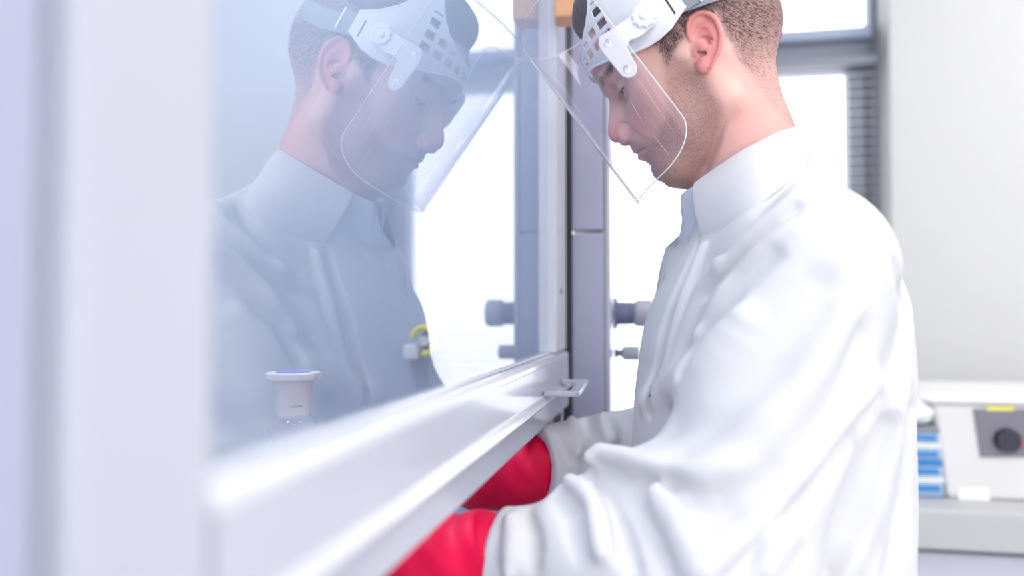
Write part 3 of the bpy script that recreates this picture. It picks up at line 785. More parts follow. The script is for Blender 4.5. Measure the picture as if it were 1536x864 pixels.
#==ENDHEAD==
#==SHIELD==
shield = empty('face_shield', tuple(l2w([0.02, 0, 0.06])), 'clear face shield with white perforated headband on the bowed head', 'face shield')
def solid(P, Q, nor, th):
    """thicken a sheet: P verts, Q quads, nor unit normals"""
    n = len(P); P2 = np.concatenate([P + nor * th / 2, P - nor * th / 2]); F_ = [tuple(q) for q in Q] + [tuple(int(x) + n for x in q[::-1]) for q in Q]
    ed = {}
    for q in Q:
        for i in range(len(q)):
            a, b = int(q[i]), int(q[(i + 1) % len(q)])
            if (b, a) in ed: del ed[(b, a)]
            else: ed[(a, b)] = 1
    for a, b in ed: F_.append((b, a, a + n, b + n))
    return P2, F_
def sheet_normals(P, Q):
    N = np.zeros_like(P)
    for q in Q:
        q = list(q); a = np.cross(P[q[2]] - P[q[0]], P[q[3 % len(q)]] - P[q[1]]); N[q] += a
    return N / np.maximum(np.linalg.norm(N, axis=1, keepdims=True), 1e-12)
# --- headband: surface round the head, angle al from the front, height z
def band_pt(al, z, off=0.0):
    s = 1 - 0.30 * (np.clip(z - 0.045, 0, 1) / 0.105) ** 2
    ax_ = (0.1115 + off) * s; ay_ = (0.0845 + off) * (1 - 0.22 * (np.clip(z - 0.06, 0, 1) / 0.09) ** 2)
    return np.array([0.003 + ax_ * math.cos(al), ay_ * math.sin(al), z])
def zbot(a):
    a = abs(math.degrees(a)); return float(np.interp(a, [0, 12, 25, 40, 50, 57, 65, 72, 80, 88, 92], [0.0505, 0.0495, 0.0455, 0.036, 0.028, 0.0235, 0.0195, 0.0185, 0.0205, 0.0275, 0.031]))
def ztop(a):
    a = abs(math.degrees(a)); return float(np.interp(a, [0, 12, 22, 30, 36, 42, 47, 52, 58, 64, 72, 82, 92], [0.0690, 0.0700, 0.0750, 0.0810, 0.087, 0.097, 0.113, 0.122, 0.118, 0.104, 0.083, 0.066, 0.055]))
cols = [0]                                   # column edges in degrees, mullion 2.6 wide, hole 6.2 wide
a_ = 1.6
hole_cols = []
while a_ < 60:
    cols += [a_, a_ + 7.2]; hole_cols.append((a_, a_ + 7.2)); a_ += 10.6
cols += list(np.linspace(a_ + 1, 92, 9))
cols = sorted(set([-c for c in cols] + cols)); cols = np.radians(cols)
fin = []
for i in range(len(cols) - 1):
    fin += [cols[i]]
fin.append(cols[-1]); cols = fin
hrow = []; z = 0.0535
while z < 0.125: hrow.append((z, z + 0.0100)); z += 0.0147
nr = 2 * len(hrow) + 2
V = []; Q = []; idx_ = {}
def vid(P):
    k = tuple(np.round(P, 6))
    if k not in idx_: idx_[k] = len(V); V.append(P)
    return idx_[k]
zl = sorted([0.0] + [x for h in hrow for x in h] + [0.2])
for i in range(len(cols) - 1):
    a0, a1 = cols[i], cols[i + 1]; mid = abs(math.degrees((a0 + a1) / 2))
    hol = any(h[0] < mid < h[1] for h in hole_cols)
    lim = lambda a, z: min(max(z, zbot(a)), ztop(a))
    for k in range(len(zl) - 1):
        z0, z1 = zl[k], zl[k + 1]; ishole = hol and any(abs(z0 - h[0]) < 1e-6 for h in hrow)
        q = [(a0, lim(a0, z0)), (a1, lim(a1, z0)), (a1, lim(a1, z1)), (a0, lim(a0, z1))]
        if q[0][1] >= q[3][1] - 1e-5 and q[1][1] >= q[2][1] - 1e-5: continue
        zb = max(zbot(a0), zbot(a1)) + 0.0032; zt = min(ztop(a0), ztop(a1)) - 0.003
        if mid > 57: zb = zb + 1
        if ishole and z0 < zt and z1 > zb:
            h0, h1 = max(z0, zb), min(z1, zt)
            if h1 - h0 > 0.0022:
                if h0 > q[0][1] + 1e-5 or h0 > q[1][1] + 1e-5:
                    Q.append([vid(band_pt(a0, q[0][1])), vid(band_pt(a1, q[1][1])), vid(band_pt(a1, h0)), vid(band_pt(a0, h0))])
                if h1 < q[3][1] - 1e-5 or h1 < q[2][1] - 1e-5:
                    Q.append([vid(band_pt(a0, h1)), vid(band_pt(a1, h1)), vid(band_pt(a1, q[2][1])), vid(band_pt(a0, q[3][1]))])
                continue
        Q.append([vid(band_pt(*q[0])), vid(band_pt(*q[1])), vid(band_pt(*q[2])), vid(band_pt(*q[3]))])
Q = [list(dict.fromkeys(q)) for q in Q]; Q = [q for q in Q if len(q) >= 3]
V = np.array(V); N = np.zeros_like(V)
N = V * np.array([1 / 0.11 ** 2, 1 / 0.083 ** 2, 0]) ; N[:, 2] = 12; N /= np.linalg.norm(N, axis=1, keepdims=True)
P2, F2 = solid(V, Q, N, 0.0018)
hb = link('headband', meshfrom('headband', l2w(P2), F2), M['white'], shield, smooth=False)
# rolled lower and upper edges
for nm, fz in (('lower_edge', zbot), ('upper_edge', ztop)):
    o = tube(nm, [l2w(band_pt(math.radians(a), fz(math.radians(a)))) for a in np.linspace(-92, 92, 93)], 0.00135, M['white'])
    o.parent = hb; o.location = (0, 0, 0)
# --- strap
def strap_pt(a, z, off=0.0):
    return np.array([-0.002 + (0.1035 + off) * math.cos(a), (0.0815 + off) * math.sin(a), z])
SV = []; SQ = []
sa = np.linspace(math.radians(84), math.radians(276), 61)
for i, a in enumerate(sa):
    d = abs(math.degrees(a) - 180)
    zb = float(np.interp(d, [0, 40, 70, 85, 96], [0.020, 0.0185, 0.0180, 0.0235, 0.0290]))
    for k in range(2): SV.append(strap_pt(a, zb + k * 0.0235, 0.0008 * k))
    if i: b = 2 * i; SQ.append((b - 2, b, b + 1, b - 1))
SV = np.array(SV); sn = SV * np.array([1 / 0.10 ** 2, 1 / 0.08 ** 2, 0]); sn /= np.linalg.norm(sn, axis=1, keepdims=True)
P2, F2 = solid(SV, SQ, sn, 0.0016)
link('strap', meshfrom('strap', l2w(P2), F2), M['strap'], shield, smooth=False)
for s_ in (1, -1):                                            # folded loop end of the strap
    def kp(a, z, off): q = strap_pt(math.radians(a), z, off); q[1] *= s_; return l2w(q)
    vs = [kp(a, z, o_) for a in (84, 97) for z in (0.0268, 0.0520) for o_ in (0.0002, 0.0036)]
    me = meshfrom('strap_fold', vs, [(0, 1, 3, 2), (4, 6, 7, 5), (0, 4, 5, 1), (2, 3, 7, 6), (0, 2, 6, 4), (1, 5, 7, 3)])
    link('strap_fold', me, M['strap'], shield, smooth=False)
    vs = [kp(a, z, o_) for a in (97.4, 98.6) for z in (0.0262, 0.0520) for o_ in (0.0002, 0.0046)]
    me = meshfrom('strap_slide', vs, [(0, 1, 3, 2), (4, 6, 7, 5), (0, 4, 5, 1), (2, 3, 7, 6), (0, 2, 6, 4), (1, 5, 7, 3)])
    link('strap_slide', me, M['whitetrans'], shield, smooth=False)
    for a in (79.5, 82.5):                                    # dark slots in the band end
        vs = [kp(x_, z, o_) for x_ in (a - 0.55, a + 0.55) for z in (0.0300, 0.0500) for o_ in (0.0015, 0.0042)]
        me = meshfrom('strap_slot', vs, [(0, 1, 3, 2), (4, 6, 7, 5), (0, 4, 5, 1), (2, 3, 7, 6), (0, 2, 6, 4), (1, 5, 7, 3)])
        link('strap_slot', me, M['dark'], shield, smooth=False)
# --- brackets, screws, knobs
def fillet(poly, rad, seg=5):
    out = []
    n = len(poly)
    for i in range(n):
        p0, p1, p2 = (np.array(poly[(i + k) % n], float) for k in (-1, 0, 1))
        u = p0 - p1; v = p2 - p1; lu, lv = np.linalg.norm(u), np.linalg.norm(v); r_ = min(rad, lu * 0.48, lv * 0.48)
        a = p1 + u / lu * r_; b = p1 + v / lv * r_
        for t in np.linspace(0, 1, seg): out.append((1 - t) ** 2 * a + 2 * t * (1 - t) * p1 + t * t * b)
    return out
YB = 0.0900
bp = [px2l(*q, YB)[[0, 2]] for q in [(899, 56), (921, 43), (938, 31), (952, 24), (968, 30), (972, 48), (958, 58), (943, 62), (940, 72), (948, 86), (956, 100), (955, 113), (944, 119), (933, 116), (920, 99), (906, 83), (897, 68)]]
bpf = fillet(bp, 0.006, 4)
def slabbed(name, poly, y0, y1, m, parent, s_, bev=0.0008):
    bm = bmesh.new(); a = [bm.verts.new((q[0], s_ * y0, q[1])) for q in poly]; b = [bm.verts.new((q[0], s_ * y1, q[1])) for q in poly]
    bm.faces.new(a); bm.faces.new(b[::-1]); n = len(poly)
    for i in range(n): bm.faces.new((a[i], b[i], b[(i + 1) % n], a[(i + 1) % n]))
    bmesh.ops.recalc_face_normals(bm, faces=bm.faces)
    if bev: bevel(bm, bev, 2)
    for v in bm.verts: v.co = Vector(l2w([v.co.x, v.co.y, v.co.z]))
    bmesh.ops.recalc_face_normals(bm, faces=bm.faces)
    me = bpy.data.meshes.new(name); bm.to_mesh(me); bm.free()
    return link(name, me, m, parent, smooth=False)
def disc(name, c, prof, m, parent, s_, seg=28):
    """prof: (radius, outward distance)"""
    vs = []; fs = []; n = len(prof)
    for i in range(seg):
        a = 2 * math.pi * i / seg
        for r_, h in prof: vs.append(l2w([c[0] + r_ * math.cos(a), s_ * (c[1] + h), c[2] + r_ * math.sin(a)]))
    for i in range(seg):
        j = (i + 1) % seg
        for k in range(n - 1): fs.append((i * n + k, j * n + k, j * n + k + 1, i * n + k + 1))
    me = meshfrom(name, vs, fs)
    bm = bmesh.new(); bm.from_mesh(me); bmesh.ops.remove_doubles(bm, verts=bm.verts, dist=1e-6); bmesh.ops.recalc_face_normals(bm, faces=bm.faces); bm.to_mesh(me); bm.free()
    o = link(name, me, m, parent); me.set_sharp_from_angle(angle=math.radians(35)); return o
for s_ in (1, -1):
    br = slabbed('bracket', bpf, YB - 0.0002, YB + 0.0034, M['white'], shield, s_, 0.0010)
    # raised arm between knob and bracket
    arm = [px2l(*q, YB)[[0, 2]] for q in [(932, 46), (946, 22), (966, 8), (984, 14), (986, 34), (968, 48), (952, 60), (940, 62)]]
    slabbed('knob_arm', fillet(arm, 0.006, 4), YB - 0.0050, YB + 0.0012, M['white'], shield, s_, 0.001)
    for q in ((911, 65), (940, 104)):
        c = px2l(*q, YB + 0.003)
        sc_ = disc('screw', (c[0], YB + 0.0034, c[2]), [(0, -0.0012), (0.0014, -0.0012), (0.0018, 0.0003), (0.0037, 0.0003), (0.0046, -0.0001)], M['steel'], shield, s_, 20)
    c = px2l(966, 24, YB + 0.004)
    disc('knob', (c[0], YB + 0.0012, c[2]), [(0.0118, 0), (0.0118, 0.0045), (0.0105, 0.0058), (0.0078, 0.0058), (0.0070, 0.0046), (0.0050, 0.0046), (0.0042, 0.0078), (0.0020, 0.0084), (0, 0.0084)], M['whitetrans'], shield, s_, 32)
    for k_ in range(10):
        an = k_ * math.pi / 5
        disc('knob_grip', (c[0] + 0.0112 * math.cos(an), YB + 0.0012, c[2] + 0.0112 * math.sin(an)), [(0.0019, 0), (0.0019, 0.0044), (0.0012, 0.0052), (0, 0.0052)], M['whitetrans'], shield, s_, 8)
    c = px2l(948, 61, 0.0845)
    disc('rivet', (c[0], 0.0860, c[2]), [(0.0020, 0), (0.0020, 0.0012), (0, 0.0014)], M['strap'], shield, s_, 10)
# --- visor
va = px2l(788, 80); vb = px2l(957, 307); vt = vb - va; VL = np.linalg.norm(vt); vt /= VL; vn = np.array([vt[2], 0, -vt[0]]); VL = 0.2245
VW, VD, VT0 = 0.1035, 0.0830, -0.004
def visor_pt(s, t):
    ph = s * math.pi / 2
    y = VW * math.copysign(abs(math.sin(ph)) ** 0.92, ph)
    n_ = VD * (1 - abs(math.cos(ph)) ** 0.95) 
    return va + vt * t + vn * n_ + np.array([0, y, 0])
# outline in (arc, t): rounded lower rear corners
ns = 400; ntt = 30
svals = np.linspace(-1, 1, ns + 1)
arc = [0]; 
for i in range(ns): arc.append(arc[-1] + np.linalg.norm(visor_pt(svals[i + 1], 0.1) - visor_pt(svals[i], 0.1)))
arc = np.array(arc); HALF = arc[-1] / 2
CR = 0.034
def tend(s, end):
    e = HALF - abs(np.interp(s, svals, arc) - HALF)        # distance from the rear edge along the sheet
    if end == 1:
        if e >= CR * 1.5: return VL
        return VL - CR * (1 - math.sqrt(max(0, 1 - (1 - e / (CR * 1.5)) ** 2)))
    c2 = 0.016
    if e >= c2: return VT0
    return VT0 + c2 * (1 - math.sqrt(max(0, 1 - (1 - e / c2) ** 2)))
# finer columns near the ends
_cs = CR * 1.5 * (1 - np.cos(np.linspace(0, math.pi / 2, 17)))
arcs = np.concatenate([_cs, np.linspace(CR * 1.5, 2 * HALF - CR * 1.5, 44)[1:-1], 2 * HALF - _cs[::-1]])
sv = np.interp(arcs, arc, svals)
V = []; Q = []
for i, s in enumerate(sv):
    t0, t1 = tend(s, 0), tend(s, 1)
    for k in range(ntt + 1): V.append(visor_pt(s, t0 + (t1 - t0) * k / ntt))
    if i:
        for k in range(ntt): b = i * (ntt + 1) + k; Q.append((b - ntt - 1, b, b + 1, b - ntt))
vis = link('visor', meshfrom('visor', l2w(np.array(V)), Q), M['visor'], shield)
edge = [visor_pt(s, tend(s, 0)) for s in sv] + [visor_pt(sv[-1], t) for t in np.linspace(tend(1, 0), tend(1, 1), 20)[1:-1]] + [visor_pt(s, tend(s, 1)) for s in sv[::-1]] + [visor_pt(sv[0], t) for t in np.linspace(tend(-1, 1), tend(-1, 0), 20)[1:-1]]
o = tube('visor_edge', [l2w(q) for q in edge], 0.00055, M['visoredge'], closed=True, seg=8)
o.parent = vis; o.location = (0, 0, 0)
sg_, tg_ = np.meshgrid(np.linspace(0.15, 1, 90), np.linspace(0, VL, 90)); gp_ = np.array([l2w(visor_pt(a_, b_)) for a_, b_ in zip(sg_.ravel(), tg_.ravel())])
rel_ = gp_ - CP; zz_ = rel_ @ FV; gx_ = 768 + 1200 * (rel_ @ RV) / zz_; gy_ = 432 - 1200 * (rel_ @ UV) / zz_
for (x0, y0, x1, y1) in ((958, 118, 1012, 200), (978, 200, 1006, 236), (946, 150, 968, 188)):
    pp_ = []
    for t_ in np.linspace(0, 1, 6):
        k_ = np.argmin((gx_ - x0 - (x1 - x0) * t_) ** 2 + (gy_ - y0 - (y1 - y0) * t_) ** 2); pp_.append(gp_[k_])
    pp_ = np.array(pp_); pp_ = pp_[0] + (pp_[-1] - pp_[0]) * np.linspace(0, 1, 6)[:, None]
    o = tube('streak', pp_, [0.00004, 0.00009, 0.00012, 0.00012, 0.00009, 0.00004], M['visoredge'], seg=5); o.parent = vis; o.location = (0, 0, 0)  # thin pale lines laid along the visor
#==ENDSHIELD==
#==COAT==
CZ = [0.60, 0.80, 1.00, 1.10, 1.20, 1.27, 1.31, 1.350, 1.380, 1.405, 1.425, 1.450]
CF = [0.085, 0.100, 0.118, 0.122, 0.127, 0.135, 0.147, 0.170, 0.188, 0.203, 0.212, 0.218]      # front
CB = [0.430, 0.420, 0.408, 0.408, 0.410, 0.408, 0.403, 0.386, 0.371, 0.352, 0.335, 0.318]      # back
CW = [0.235, 0.215, 0.195, 0.190, 0.192, 0.196, 0.196, 0.188, 0.165, 0.128, 0.100, 0.078]      # half width
def sm_tab(z, tab): return np.interp(z, _cz, np.interp(_cz, CZ, tab) if False else tab)
_cz = np.linspace(0.55, 1.50, 191)
def _sm(tab):
    v = np.interp(_cz, CZ, tab); k = np.hanning(11); k /= k.sum()
    return np.convolve(np.pad(v, 5, mode='edge'), k, 'valid')
TF, TB, TW = _sm(CF), _sm(CB), _sm(CW)
def torso(p):
    z = p[:, 2]; f0 = np.interp(z, _cz, TF); b0 = np.interp(z, _cz, TB); w0 = np.interp(z, _cz, TW)
    cx = (f0 + b0) / 2; a = (b0 - f0) / 2
    u = np.abs(p[:, 0] - cx) / a; v = np.abs(p[:, 1] - YM) / w0
    r = (u ** 2.4 + v ** 2.4) ** (1 / 2.4)
    d = (r - 1) * np.minimum(a, w0) * 0.92
    d = smax(d, z - 1.447, 0.02)
    return smax(d, 0.62 - z, 0.01).astype(np.float32)
NS_, NE_, NW_ = np.array([0.288, 0.756, 1.330]), np.array([0.196, 0.668, 1.070]), np.array([0.030, 0.690, 1.079])
FS_, FE_, FW_ = np.array([0.275, 1.085, 1.333]), np.array([0.215, 1.145, 1.085]), np.array([0.012, 1.000, 1.100])
EB0, EB1 = onY(912, 700, 0.700), onY(985, 735, 0.672)
EB2, EB3 = onY(866, 745, 0.695), onY(905, 790, 0.668)
def coat_base(p):
    d = torso(p)
    d = smin(d, caps(p, (0.262, 0.875, 1.402), (0.292, 0.765, 1.355), 0.040, 0.056), 0.05)
    d = smin(d, caps(p, (0.262, 0.965, 1.402), (0.275, 1.075, 1.355), 0.040, 0.056), 0.05)
    n_ = caps(p, NS_, NE_, 0.076, 0.071)
    n_ = smin(n_, caps(p, EB0, EB1, 0.015, 0.026), 0.022)
    n_ = smin(n_, caps(p, EB2, EB3, 0.013, 0.022), 0.022)
    n_ = smin(n_, caps(p, NE_ + np.array([-0.01, 0, 0.01]), NW_, 0.078, 0.048), 0.035)
    n_ = smin(n_, caps(p, (0.180, 0.70, 1.14), (0.140, 0.70, 1.105), 0.050, 0.045), 0.03)
    d = smin(d, n_, 0.020)
    f_ = caps(p, FS_, FE_, 0.077, 0.070)
    f_ = smin(f_, caps(p, FE_ + np.array([-0.01, 0, 0.02]), FW_, 0.076, 0.054), 0.045)
    return smin(d, f_, 0.020)
FOLDS = []
def fold(pts, r, depth, k, sgn=1, n=None):
    """pts: places where the fold is seen; found on the cloth, then raised (1) or sunk (-1)"""
    depth *= 1.4; k *= 0.8
    P_ = []
    for i in range(len(pts) - 1):
        m_ = max(1, int(math.hypot(pts[i + 1][0] - pts[i][0], pts[i + 1][1] - pts[i][1]) / 25))
        for t in range(m_): P_.append((pts[i][0] + (pts[i + 1][0] - pts[i][0]) * t / m_, pts[i][1] + (pts[i + 1][1] - pts[i][1]) * t / m_))
    P_.append(pts[-1])
    X, D, ok = march(coat_base, P_)
    X = X[ok]
    if len(X) < 2: return
    keep = [X[0]]
    for x in X[1:]:
        if np.linalg.norm(x - keep[-1]) < 0.10: keep.append(x)
    X = np.array(keep)
    if len(X) < 2: return
    g = np.zeros_like(X)
    for kx in range(3):
        e = np.zeros(3); e[kx] = 0.002
        g[:, kx] = coat_base((X + e).astype(np.float32)) - coat_base((X - e).astype(np.float32))
    g /= np.linalg.norm(g, axis=1, keepdims=True)
    n_ = len(X); tp = np.sin(np.linspace(0.25, math.pi - 0.25, n_)) ** 0.5
    rs = r * tp
    if sgn > 0: C_ = X + g * (depth - rs)[:, None]
    else: C_ = X + g * (rs * 1.0 - depth * tp)[:, None]
    FOLDS.append((C_, rs, k, sgn))
R_, V_ = 1, -1
# forearm and elbow of the near sleeve
fold([(893, 690), (902, 683), (932, 690), (985, 707), (1040, 716), (1110, 706)], 0.010, 0.0085, 0.016, R_)
fold([(905, 712), (950, 728), (1010, 740), (1080, 738)], 0.012, 0.0065, 0.018, V_)
fold([(880, 715), (905, 745), (930, 800), (950, 850)], 0.010, 0.0075, 0.014, V_)
fold([(857, 726), (876, 738), (893, 770), (905, 830)], 0.010, 0.0070, 0.014, R_)
fold([(838, 742), (862, 770), (872, 830)], 0.009, 0.0060, 0.014, V_)
fold([(800, 752), (822, 775), (830, 840)], 0.009, 0.0065, 0.012, R_)
fold([(790, 768), (798, 800), (800, 850)], 0.008, 0.0055, 0.012, V_)
fold([(765, 780), (768, 810), (764, 860)], 0.008, 0.0050, 0.010, R_)
fold([(950, 742), (975, 780), (1005, 850)], 0.010, 0.0060, 0.016, V_)
fold([(985, 740), (1020, 780), (1050, 850)], 0.014, 0.0055, 0.018, R_)
fold([(1040, 760), (1075, 800), (1085, 860)], 0.012, 0.0045, 0.018, V_)
# upper sleeve, long soft pulls
fold([(1320, 600), (1262, 672), (1190, 755), (1130, 820), (1085, 862)], 0.013, 0.0080, 0.016, V_)
fold([(1308, 575), (1240, 650), (1160, 740), (1090, 815), (1050, 858)], 0.014, 0.0050, 0.020, R_)
fold([(1290, 505), (1235, 600), (1165, 690), (1095, 760)], 0.018, 0.0045, 0.026, V_)
fold([(1265, 470), (1195, 590), (1120, 680), (1060, 715)], 0.018, 0.0045, 0.028, R_)
fold([(1230, 430), (1150, 540), (1060, 620), (985, 650)], 0.018, 0.0040, 0.028, V_)
fold([(1110, 480), (1030, 560), (970, 600)], 0.016, 0.0040, 0.026, R_)
# shoulder and chest pulls
fold([(1192, 262), (1150, 300), (1100, 352), (1065, 398)], 0.008, 0.0042, 0.012, V_)
fold([(1205, 285), (1170, 322), (1120, 366), (1080, 404)], 0.009, 0.0042, 0.012, R_)
fold([(1195, 312), (1150, 352), (1105, 392), (1060, 440)], 0.009, 0.0048, 0.012, V_)
fold([(1185, 345), (1140, 380), (1085, 440), (1050, 500)], 0.010, 0.0042, 0.014, R_)
fold([(1160, 385), (1110, 425), (1060, 490), (1030, 560)], 0.011, 0.0046, 0.016, V_)
fold([(1080, 395), (1050, 440), (1025, 510), (1010, 580)], 0.009, 0.0035, 0.014, R_)
# seams
fold([(1196, 250), (1215, 290), (1250, 335), (1283, 392), (1306, 455), (1320, 510), (1329, 556)], 0.0042, 0.0022, 0.005, V_)
fold([(1345, 400), (1362, 460), (1352, 540), (1335, 620)], 0.012, 0.0040, 0.018, V_)
fold([(1352, 560), (1320, 680), (1280, 790), (1255, 860)], 0.018, 0.0045, 0.026, R_)
fold([(1370, 620), (1362, 740), (1340, 860)], 0.014, 0.0045, 0.022, V_)
fold([(1325, 640), (1290, 740), (1240, 850)], 0.014, 0.0040, 0.022, V_)
fold([(1150, 855), (1165, 820), (1190, 800)], 0.010, 0.0040, 0.014, R_)
# front placket side
fold([(1046, 368), (1020, 430), (1000, 487), (986, 560), (975, 620)], 0.0070, 0.0055, 0.008, V_)
fold([(1056, 372), (1028, 440), (1012, 500), (1000, 560)], 0.0070, 0.0035, 0.008, R_)
fold([(962, 590), (975, 594)], 0.003, 0.002, 0.004, V_)
# far sleeve
fold([(838, 655), (850, 690), (846, 735)], 0.009, 0.0045, 0.012, V_)
fold([(858, 632), (866, 680), (862, 725)], 0.010, 0.0055, 0.012, R_)
fold([(880, 622), (890, 665), (880, 700)], 0.010, 0.0055, 0.012, V_)
fold([(905, 628), (918, 660), (912, 680)], 0.010, 0.0070, 0.014, R_)
fold([(925, 622), (940, 650), (950, 675)], 0.009, 0.0050, 0.012, V_)
def coat_sdf(p):
    d = coat_base(p)
    for C_, rs, k, sg in FOLDS:
        lo_ = C_.min(0) - 0.05; hi_ = C_.max(0) + 0.05
        m = ((p > lo_) & (p < hi_)).all(1)
        if not m.any(): continue
        c = chain(p[m], C_.astype(np.float32), rs)
        d[m] = smin(d[m], c, k) if sg > 0 else smax(d[m], -c, k)
    # mild random creasing of the cloth
    q = p * np.array([1.0, 1.0, 0.8], np.float32)
    d = d + 0.0011 * np.sin(q[:, 0] * 37 + 3 * np.sin(q[:, 2] * 21 + q[:, 1] * 9)) * np.sin(q[:, 2] * 33 + 2.5 * np.sin(q[:, 0] * 24 + q[:, 1] * 31))
    for W_, E_, ro in ((NW_, NE_, 0.037), (FW_, FE_, 0.038)):
        ax_ = (W_ - E_) / np.linalg.norm(W_ - E_)
        cut = np.maximum(-((p - W_) @ ax_.astype(np.float32) - 0.012), caps(p, W_, W_ + ax_ * 0.10, 0.085))
        d = smax(d, -cut, 0.004)
        d = smax(d, -caps(p, W_ - ax_ * 0.012, W_ + ax_ * 0.20, ro, ro), 0.003)
    d = smax(d, -caps(p, (0.250, YM, 1.475), (0.272, YM, 1.39), 0.0560), 0.004)
    # open front of the coat below the throat
    d = smax(d, -caps(p, (0.150, YM, 1.452), (0.165, YM, 1.36), 0.035, 0.012), 0.006)
    return d
cp_, cq_ = sculpt(coat_sdf, (-0.03, 0.52, 0.60), (0.47, 1.25, 1.47), CRES, project=1, margin=1.7)
coat = link('lab_coat', npmesh('lab_coat', cp_, cq_), M['cloth'], man)

# collars: cloth sheets round the neck, from traced near side points, mirrored to the far side
def onc(px, py):
    X_, D_, ok_ = march(coat_base, [(px, py)]); return X_[0]
def ring(ptsnear, m_):
    """near-side points (X, Y, Z) from the back centre to the front tip -> smooth curve"""
    P_ = np.array(ptsnear, float); t = np.zeros(len(P_)); t[1:] = np.cumsum(np.linalg.norm(np.diff(P_, axis=0), axis=1)); t /= t[-1]
    u = np.linspace(0, 1, m_); C_ = np.stack([np.interp(u, t, P_[:, k]) for k in range(3)], 1)
    for _ in range(4): C_[1:-1] = (C_[:-2] + 2 * C_[1:-1] + C_[2:]) / 4
    return C_
def collar(name, top, bot, bulge, m, th=0.0022, rows=9, M_=30, lift_=0.0020):
    T = ring(top, M_); B_ = ring(bot, M_)
    cen = np.array([0.255, YM, 0])
    rowsP = []
    for k in range(rows):
        s = k / (rows - 1); C_ = T * (1 - s) + B_ * s
        out = C_ - cen; out[:, 2] = 0; out /= np.maximum(np.linalg.norm(out, axis=1, keepdims=True), 1e-9)
        C_ = C_ + out * (bulge * math.sin(math.pi * min(1, s * 1.15) ** 0.8))
        far = C_[::-1].copy(); far[:, 1] = 2 * YM - far[:, 1]
        rowsP.append(np.concatenate([C_[::-1], far[::-1][1:]]))
    G = np.array(rowsP).reshape(-1, 3)
    for _ in range(3):                                         # lay the leaf on top of the coat
        dd = coat_base(G.astype(np.float32)); gg = np.stack([coat_base((G + np.eye(3)[k_] * 0.002).astype(np.float32)) - coat_base((G - np.eye(3)[k_] * 0.002).astype(np.float32)) for k_ in range(3)], 1)
        gg /= np.maximum(np.linalg.norm(gg, axis=1, keepdims=True), 1e-9); need = lift_ - dd; need[need < 0] = 0
        G = G + gg * need[:, None]
    G = G.reshape(rows, -1, 3)
    if lift_ > 0:                                              # the free edge lies down on the cloth
        L_ = G[-1]; dd = coat_base(L_.astype(np.float32)); gg = np.stack([coat_base((L_ + np.eye(3)[k_] * 0.002).astype(np.float32)) - coat_base((L_ - np.eye(3)[k_] * 0.002).astype(np.float32)) for k_ in range(3)], 1)
        gg /= np.maximum(np.linalg.norm(gg, axis=1, keepdims=True), 1e-9); G[-1] = L_ - gg * (dd + 0.0030)[:, None]
    nn = G.shape[1]; P_ = G.reshape(-1, 3)
    Q_ = [(k * nn + i, k * nn + i + 1, (k + 1) * nn + i + 1, (k + 1) * nn + i) for k in range(rows - 1) for i in range(nn - 1)]
    N_ = sheet_normals(P_, Q_)
    P2_, F2_ = solid(P_, Q_, N_, th)
    o = link(name, meshfrom(name, P2_, F2_), m, man)
    md = o.modifiers.new('smooth', 'SUBSURF'); md.levels = 1; md.render_levels = 1
    return o
def N3(px, py, Y): return onY(px, py, Y)
ctop = [N3(1192, 187, .92), N3(1186, 190, .890), N3(1160, 200, .864), N3(1110, 226, .853), N3(1070, 253, .861), N3(1040, 275, .874)]
cbot = [N3(1222, 226, .92), N3(1212, 236, .870), onc(1196, 255), onc(1165, 285), onc(1127, 317), onc(1080, 350), onc(1050, 364)]
collar('coat_collar', ctop, cbot, 0.005, M['cloth'])
stop_ = [N3(1185, 196, .92), N3(1150, 208, .874), N3(1105, 236, .866), N3(1066, 262, .872), N3(1036, 281, .886), N3(1021, 291, .903)]
sbot = [N3(1195, 225, .92), N3(1160, 250, .868), N3(1110, 290, .862), N3(1070, 322, .868), N3(1048, 342, .882), N3(1028, 352, .902)]
collar('shirt_collar', stop_, sbot, 0.001, M['shirt'], 0.0022, lift_=-0.02)
# shirt front showing in the throat of the coat
sp, sq = sculpt(lambda p: smax(caps(p, (0.232, YM, 1.425), (0.215, YM, 1.30), 0.047, 0.050), p[:, 2] - 1.432, 0.004), (0.12, 0.84, 1.28), (0.30, 1.0, 1.45), 0.005, project=1)
link('shirt', npmesh('shirt', sp, sq), M['shirt'], man)
# lapels: folded leaves on both sides of the opening
def leaf(name, pts, inner, th=0.003, mirror=False):
    P_ = [np.array(q) for q in pts]
    if mirror: P_ = [np.array([q[0], 2 * YM - q[1], q[2]]) for q in P_]
    c = sum(P_) / len(P_)
    n_ = len(P_); V_ = list(P_) + [c + np.array([-0.003, 0, 0])]
    Q_ = [(i, (i + 1) % n_, n_) for i in range(n_)]
    V_ = np.array(V_); N_ = np.zeros_like(V_)
    for q in Q_:
        a = np.cross(V_[q[1]] - V_[q[0]], V_[q[2]] - V_[q[0]]); N_[list(q)] += a
    N_ /= np.linalg.norm(N_, axis=1, keepdims=True)
    P2_, F2_ = solid(V_, Q_, N_, th)
    o = link(name, meshfrom(name, P2_, F2_), M['cloth'], man)
    return o
lp = [N3(1046, 358, .868), N3(1028, 362, .880), N3(999, 383, .893), N3(998, 412, .895), N3(990, 445, .900), N3(972, 500, .906), N3(1000, 440, .872), N3(1022, 402, .862)]
leaf('lapel', lp, None)
lp2 = [N3(1040, 352, .905), N3(1022, 352, .925), N3(1000, 372, .945), N3(992, 400, .950), N3(985, 440, .945), N3(970, 500, .935), N3(1000, 430, .915), N3(1025, 390, .905)]
leaf('lapel', lp2, None)

